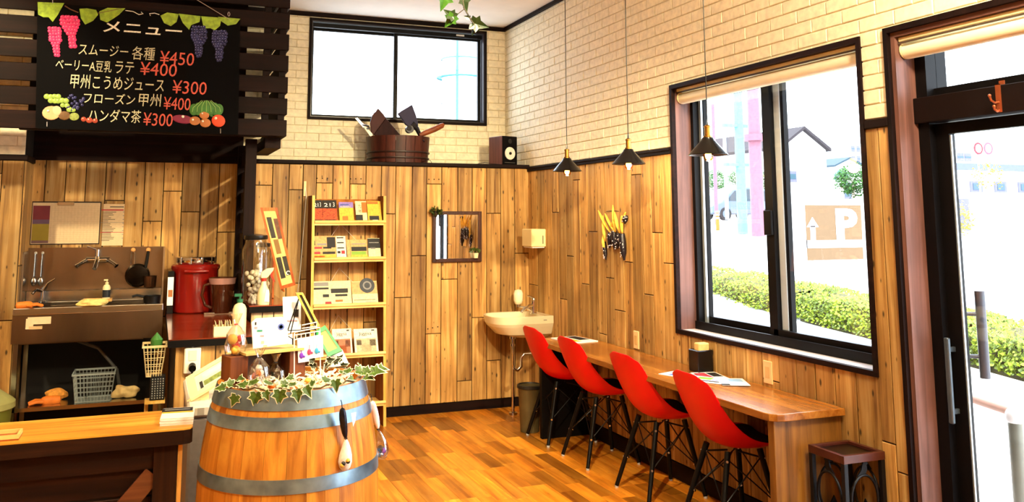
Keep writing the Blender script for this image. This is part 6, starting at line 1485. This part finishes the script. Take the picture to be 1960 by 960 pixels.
for a, b, nm in ((H0, H1, 0), (H1, H3, 1)):
    d = (b-a).normalized(); s = Vector((d.y, -d.x, 0)); s = s if s.x > 0 else -s
    tag(MB().prism([a-s*.02, b-s*.02, b-s*.16, a-s*.16], (0, 0, .10)).build('kerb', kerbm), ('long pale kerb stone before the far hedge', 'pale kerb stone before the hedge by the door')[nm], 'kerb')
hedge('far low hedge bank behind the road beyond the door', Vector((26, 16.0, .35)), Vector((22, 9.0, .3)), 2.2, .55, 5000, 6)
# handrail
t = thing('handrail', 'grey posted handrail with a pinkish top bar outside the door', 'handrail', (4.6, 3.2, GZ))
r0 = at(1832, 789, 'x', 4.15); rail = at(1944, 789, 'x', 4.15); yy = at(1944, 820, 'x', 4.15).y
P1 = at(1945, 960, 'x', 4.15)
pm = M('rail_grey', '6c6a60', .4, .3); pk2 = M('rail_pink', 'b0806c', .5)
MB().cyl((4.15, yy, GZ), (4.15, yy, rail.z-.04), .035, n=18).build('post', pm, t, smooth=40); MB().ball((4.15, yy, rail.z-.02), (.045, .045, .05), 14, 10).build('post_cap', M('rail_cap', 'd8d0d4', .4), t, smooth=60)
MB().cyl((4.15, yy, rail.z), (4.15+.9, yy+3.0, rail.z), .025, n=14).build('top_bar', pk2, t, smooth=40); MB().cyl((5.05, yy+3.0, GZ), (5.05, yy+3.0, rail.z), .03, n=14).build('post', pm, t, smooth=40)
# parking sign board beyond the hedge
dq = Vector((.36, .933, 0))
def far(px, py, y): return at(px, py, 'y', y)
ys_ = 15.0
t = thing('parking_sign', 'faded tan parking sign board with a white P and an arrow beyond the hedge', 'sign', far(1597, 520, ys_))
tan = M('faded_tan', '6a5238', .8, var=.05); fw = M('faded_white', 'd0c8c8', .8, var=.02)
Bp = lambda u, v, dy=0: far(1543+u*106, 0, ys_) if False else None
a = far(1544, 498, ys_); b = far(1650, 498, ys_); tp = far(1544, 392, ys_); Wd = b.x-a.x; Ht = tp.z-a.z
def sg(u0, u1, v0, v1, m, d, nm): MB().box(a.x+Wd*u0, a.x+Wd*u1, ys_-.02-d, ys_-.02, a.z+Ht*v0, a.z+Ht*v1).build(nm, m, t)
sg(0, 1, 0, 1, tan, 0.03, 'board'); sg(.0, 1, .22, .36, fw, .034, 'white_band'); sg(.06, .15, .36, .62, fw, .034, 'arrow_shaft')
MB().prism([(a.x+Wd*u, ys_-.054, a.z+Ht*v) for u, v in ((.0, .6), (.21, .6), (.105, .78))], (0, .01, 0)).build('arrow_head', fw, t)
text('P', (a.x+Wd*.52, ys_-.056, a.z+Ht*.36), Wd*.4, Ht*.58, (1, 0, 0), (0, 0, 1), fw, t, gap=.05)
text('入口', (a.x+Wd*.2, ys_-.056, a.z+Ht*.38), Wd*.26, Ht*.2, (1, 0, 0), (0, 0, 1), fw, t) if False else None
for u in (.1, .9): MB().cyl((a.x+Wd*u, ys_, -.1), (a.x+Wd*u, ys_, tp.z), .03, n=10).build('post', fw, t)
# poles
def pole(nm, lab, px, py0, py1, y, r, mat, extra=None):
    b = far(px, py1, y); tp = far(px, py0, y); t = thing(nm, lab, 'pole', (b.x, y, b.z))
    MB().cyl((b.x, y, b.z), (b.x, y, tp.z), r, r*.8, 14).build('pole', mat, t, smooth=40); return t, b, tp
py_, pk3 = M('pale_cyan_pole', '5a909c', .6), M('pale_pink_pole', '84505f', .6)
t, b, tp = pole('utility_pole', 'pale cyan utility pole seen through the left pane of the big window', 1422, 60, 448, 24, .17, py_)
for z in (3.3, 4.6): MB().box(b.x-.6, b.x+.6, 23.9, 24.1, z, z+.1).build('crossarm', py_, t)
t, b, tp = pole('utility_pole', 'pale pink utility pole right of the cyan pole outside the window', 1452, 40, 452, 22, .21, pk3)
MB().cyl((b.x, 22, 3.95), (b.x, 22, 4.15), .32, n=16).build('collar', pk3, t, smooth=40)
pole('signal_post', 'thin pale pink post at the left of the view through the window', 1372, 200, 430, 30, .08, pk3)
pole('signal_post', 'thin pale post between the pink post and the cyan pole', 1392, 220, 420, 34, .09, M('pale_post', '9ab0b8', .6))
orangeb = M('orange_bollard', 'a85c0c', .5); whiteb = M('white_band', 'd0d0d0', .5)
for (px, p0, p1, lab) in ((1374, 404, 441, 'left orange road bollard outside the big window'), (1421, 405, 448, 'right orange road bollard with white bands outside the big window')):
    t, b, tp = pole('road_bollard', lab, px, p0, p1, 26, .07, orangeb); t['category'] = 'bollard'
    for f in (.6, .78, .93): MB().cyl((b.x, 26, b.z+(tp.z-b.z)*f), (b.x, 26, b.z+(tp.z-b.z)*(f+.09)), .078, n=14).build('reflector', whiteb, t)
# parked car
cy_ = 37.0; a = far(1366, 421, cy_); b = far(1480, 421, cy_)
t = thing('parked_car', 'pale blue grey minivan parked beyond the road', 'car', ((a.x+b.x)/2, cy_, a.z))
Lc = b.x-a.x; zb = a.z-.02; cz = 1.72
carm = M('car_paint', '4e5c6c', .3, var=.05); carg = M('car_glass', '22323c', .15); tyr = M('car_tyre', '14161a', .7)
sidep = [(0, .35), (.01, .75), (.16, .95), (.34, 1.55), (.5, 1.70), (.85, 1.68), (.97, 1.35), (1, .9), (1, .35), (.9, .3), (.1, .3)]
MB().prism([(a.x+Lc*u, cy_, zb+z*cz/1.72) for u, z in sidep], (0, 1.7, 0)).build('body', carm, t, bevel=.06)
for pts in (((.22, .98), (.36, 1.48), (.46, 1.58), (.46, .98)), ((.48, .98), (.48, 1.58), (.68, 1.58), (.68, .98)), ((.70, .98), (.70, 1.58), (.84, 1.56), (.93, 1.3), (.95, .98))):
    MB().prism([(a.x+Lc*u, cy_-.012, zb+z*cz/1.72) for u, z in pts], (0, .02, 0)).build('side_window', carg, t)
for u in (.2, .8): MB().cyl((a.x+Lc*u, cy_-.03, zb+.33), (a.x+Lc*u, cy_+.2, zb+.33), .33, n=20).build('wheel', tyr, t, smooth=40); MB().cyl((a.x+Lc*u, cy_+1.5, zb+.33), (a.x+Lc*u, cy_+1.72, zb+.33), .33, n=20).build('wheel', tyr, t, smooth=40)
for u in (.2, .8): MB().cyl((a.x+Lc*u, cy_-.045, zb+.33), (a.x+Lc*u, cy_-.03, zb+.33), .2, n=16).build('hub_cap', carm, t)
MB().box(a.x-.01, a.x+.12, cy_+.1, cy_+.4, zb+.68, zb+.82).build('headlamp', whiteb, t)
# houses
wallw = M('house_white', 'd8d6d4', .8, var=.03); roofb = M('roof_blue_grey', '243a46', .7, var=.1); wing = M('house_window', '2c4854', .3); lav = M('house_lavender', '5c5c78', .8)
def house(lab, px0, px1, pyb, pye, pyr, y, dep, wm, rm, wins=(), flat=False):
    a = far(px0, pyb, y); b = far(px1, pyb, y); e = far(px0, pye, y).z; rz = far(px0, pyr, y).z; zb = 1.2
    t = thing('house', lab, 'house', ((a.x+b.x)/2, y, zb), 0)
    MB().box(a.x, b.x, y, y+dep, zb, e).build('walls', wm, t)
    if flat: MB().box(a.x-.2, b.x+.2, y-.2, y+dep+.2, e, e+.35).build('roof', rm, t)
    else:
        xm = (a.x+b.x)/2; MB().prism([(a.x, y, e), (b.x, y, e), (xm, y, rz)], (0, dep, 0)).build('gable', wm, t)
        for s, q in ((a.x, -1), (b.x, 1)):
            ed = Vector((s, 0, e))-Vector((xm, 0, rz)); k = Vector((xm, y-.4, rz)); f = k+ed*1.08
            MB().prism([k, f, f+Vector((0, 0, .22)), k+Vector((0, 0, .22))], (0, dep+.8, 0)).build('roof', rm, t)
    for (u0, u1, v0, v1) in wins:
        w_ = MB().box(a.x+(b.x-a.x)*u0, a.x+(b.x-a.x)*u1, y-.06, y, zb+(e-zb)*v0, zb+(e-zb)*v1).build('window', lav, t)
        MB().box(a.x+(b.x-a.x)*(u0+.02), a.x+(b.x-a.x)*(u1-.02), y-.08, y-.06, zb+(e-zb)*(v0+.04), zb+(e-zb)*(v1-.04)).build('pane', wing, w_)
house('white gabled house filling the right pane of the big window', 1494, 1586, 398, 284, 246, 52, 12, wallw, M('roof_pale', '2c2428', .8), [(.15, .35, .55, .7)])
house('pale house with blue grey roof behind the utility poles', 1338, 1480, 400, 290, 268, 78, 10, wallw, roofb, [(.1, .25, .5, .75), (.35, .5, .5, .75), (.62, .78, .5, .75)])
house('small far house with blue gables right of the white house', 1598, 1655, 360, 318, 303, 90, 10, wallw, roofb, [(.3, .6, .4, .7)])
house('distant pale apartment block at the right of the big window', 1628, 1662, 330, 258, 258, 130, 12, M('tower_pale', 'b4c0c6', .8), M('tower_pale'), [(.1+.3*i, .3+.3*i, .2+.12*j, .27+.12*j) for i in range(3) for j in range(6)], True)
house('low white building with blue roof beyond the door', 1835, 2060, 400, 325, 290, 34, 3, wallw, M('roof_violet', '545c80', .7), [(.1, .2, .6, .8), (.3, .4, .6, .8), (.5, .6, .6, .8)], True)
house('distant pale block with cyan windows beyond the door', 1832, 1862, 330, 268, 262, 70, 12, M('tower_pale'), M('tower_pale'), [(.05+.48*i, .47+.48*i, .1+.16*j, .2+.16*j) for i in range(2) for j in range(5)], True)
# white boundary wall behind the far hedge
t = thing('boundary_wall', 'long white boundary wall with capped pier beyond the door', 'wall', (26, 20, 0))
a = far(1856, 440, 24); b = far(2100, 440, 24); MB().box(a.x, b.x, 24, 24.25, -.1, far(1856, 374, 24).z).build('wall_panel', wallw, t); MB().box(a.x-.25, a.x+.02, 23.95, 24.3, -.1, far(1856, 380, 24).z).build('pier', lav, t)
# trees
def tree(lab, px, py, rx, y, mat, seed, n=2200, trunk=True):
    c = far(px, py, y); k = (far(px+1, py, y)-c).length; r = rx*k; t = thing('round_tree', lab, 'tree', (c.x, y, 1.2)); rnd = random.Random(seed); mb = MB()
    for _ in range(n):
        a = Vector((rnd.gauss(0, 1), rnd.gauss(0, 1), rnd.gauss(0, 1))).normalized(); p = c+a*r*rnd.uniform(.6, 1)*(1+.15*math.sin(a.x*6+seed)); b = a.orthogonal().normalized(); q = r*rnd.uniform(.1, .2)
        d = Vector((rnd.uniform(-1, 1), rnd.uniform(-1, 1), rnd.uniform(-1, 1))).normalized(); e = d.orthogonal().normalized()
        mb.add([p, p+d*q*.5+e*q*.4, p+d*q, p+d*q*.5-e*q*.4], [(0, 1, 2, 3)])
    f = mb.build('foliage', mat, t); f['kind'] = 'stuff'
    if trunk: MB().cyl((c.x, y, .6), (c.x, y, c.z), r*.12, r*.08, 10).build('trunk', M('tree_trunk', 'b8a898', .9), t)
tg, tg2, ty_ = M('tree_green', '2c5a1a', .7, var=.4, scale=2), M('tree_pale', '3a6630', .7, var=.3, scale=2), M('tree_yellow', '8c7408', .7, var=.3, scale=2)
tree('round green tree right of the white house', 1632, 345, 24, 48, tg, 1); tree('smaller blue green tree left of the round tree', 1610, 338, 12, 50, M('tree_teal', '3a6c60', .7, var=.3, scale=2), 2, 1400)
tree('pale green tree behind the car, left of the cyan pole', 1372, 345, 18, 46, tg2, 3, 1600); tree('pale green tree behind the car between the two poles', 1408, 340, 12, 47, tg2, 4, 1400); tree('pale green tree at the right edge of the left window pane', 1470, 345, 18, 45, tg2, 5, 1600)
tree('loose yellow leaved tree beyond the door', 1893, 335, 20, 20, ty_, 6, 320); tree('low yellow shrub left of the boundary wall', 1825, 420, 26, 19, M('shrub_yellow', '948a38', .7, var=.3, scale=2), 7, 900)
# two round traffic signs
for k, px in enumerate((1872, 1891)):
    c = far(px, 284, 22); t = thing('traffic_sign', ('left round traffic sign with a red ring beyond the door', 'right round traffic sign with a pale red ring beyond the door')[k], 'sign', (c.x, 22, .2))
    k_ = (far(px+1, 284, 22)-c).length; rr_ = 8.5*k_
    MB().lathe([(0, .02), (rr_*.7, .02)], (c.x, 22, c.z), 28, T=Matrix.Rotation(R_(90), 3, 'X')).build('sign_face', whiteb, t)
    MB().lathe([(rr_*.7, .025), (rr_, .025), (rr_, 0), (0, 0)], (c.x, 22, c.z), 28, T=Matrix.Rotation(R_(90), 3, 'X')).build('sign_ring', M('sign_red%d' % k, ('780c20', '9a3c4c')[k], .5), t)
    MB().cyl((c.x, 22.03, .2), (c.x, 22.03, c.z+rr_), .03, n=10).build('post', M('pale_post'), t)
# tower with platforms behind the back window
y = 30.0; c = far(872, 150, y); kk = (far(873, 150, y)-c).length
t = thing('water_tower', 'pale cylindrical tower with railed platforms beyond the back window', 'tower', (c.x, y, 0))
twm = M('tower_white', 'd8dee0', .8, var=.02); twc = M('tower_cyan', '3a8a98', .6)
MB().cyl((c.x+10*kk, y, 0), (c.x+10*kk, y, far(872, 40, y).z), 34*kk, n=28).build('shaft', twm, t, smooth=40)
MB().cyl((c.x-9*kk, y-36*kk, 0), (c.x-9*kk, y-36*kk, far(872, 30, y).z), 2.2*kk, n=10).build('pipe', twc, t)
for py in (115, 150, 198):
    z = far(872, py, y).z; rr_ = (36 if py != 150 else 44)*kk
    MB().lathe([(rr_, z), (rr_, z+2.0*kk), (rr_-8*kk, z+2.0*kk), (rr_-8*kk, z)], (c.x+10*kk, y, 0), 30).build('platform', twc if py != 198 else M('tower_grey', '8a989c', .6), t)
    if py == 150:
        MB().tube([(c.x+10*kk+rr_*math.cos(i*.2094), y+rr_*math.sin(i*.2094), z+9*kk) for i in range(30)], .5*kk, 5, closed=True).build('railing', twc, t)
        mb = MB()
        for i in range(30): mb.cyl((c.x+10*kk+rr_*math.cos(i*.2094), y+rr_*math.sin(i*.2094), z), (c.x+10*kk+rr_*math.cos(i*.2094), y+rr_*math.sin(i*.2094), z+9*kk), .3*kk, n=5)
        mb.build('railing_posts', twc, t)
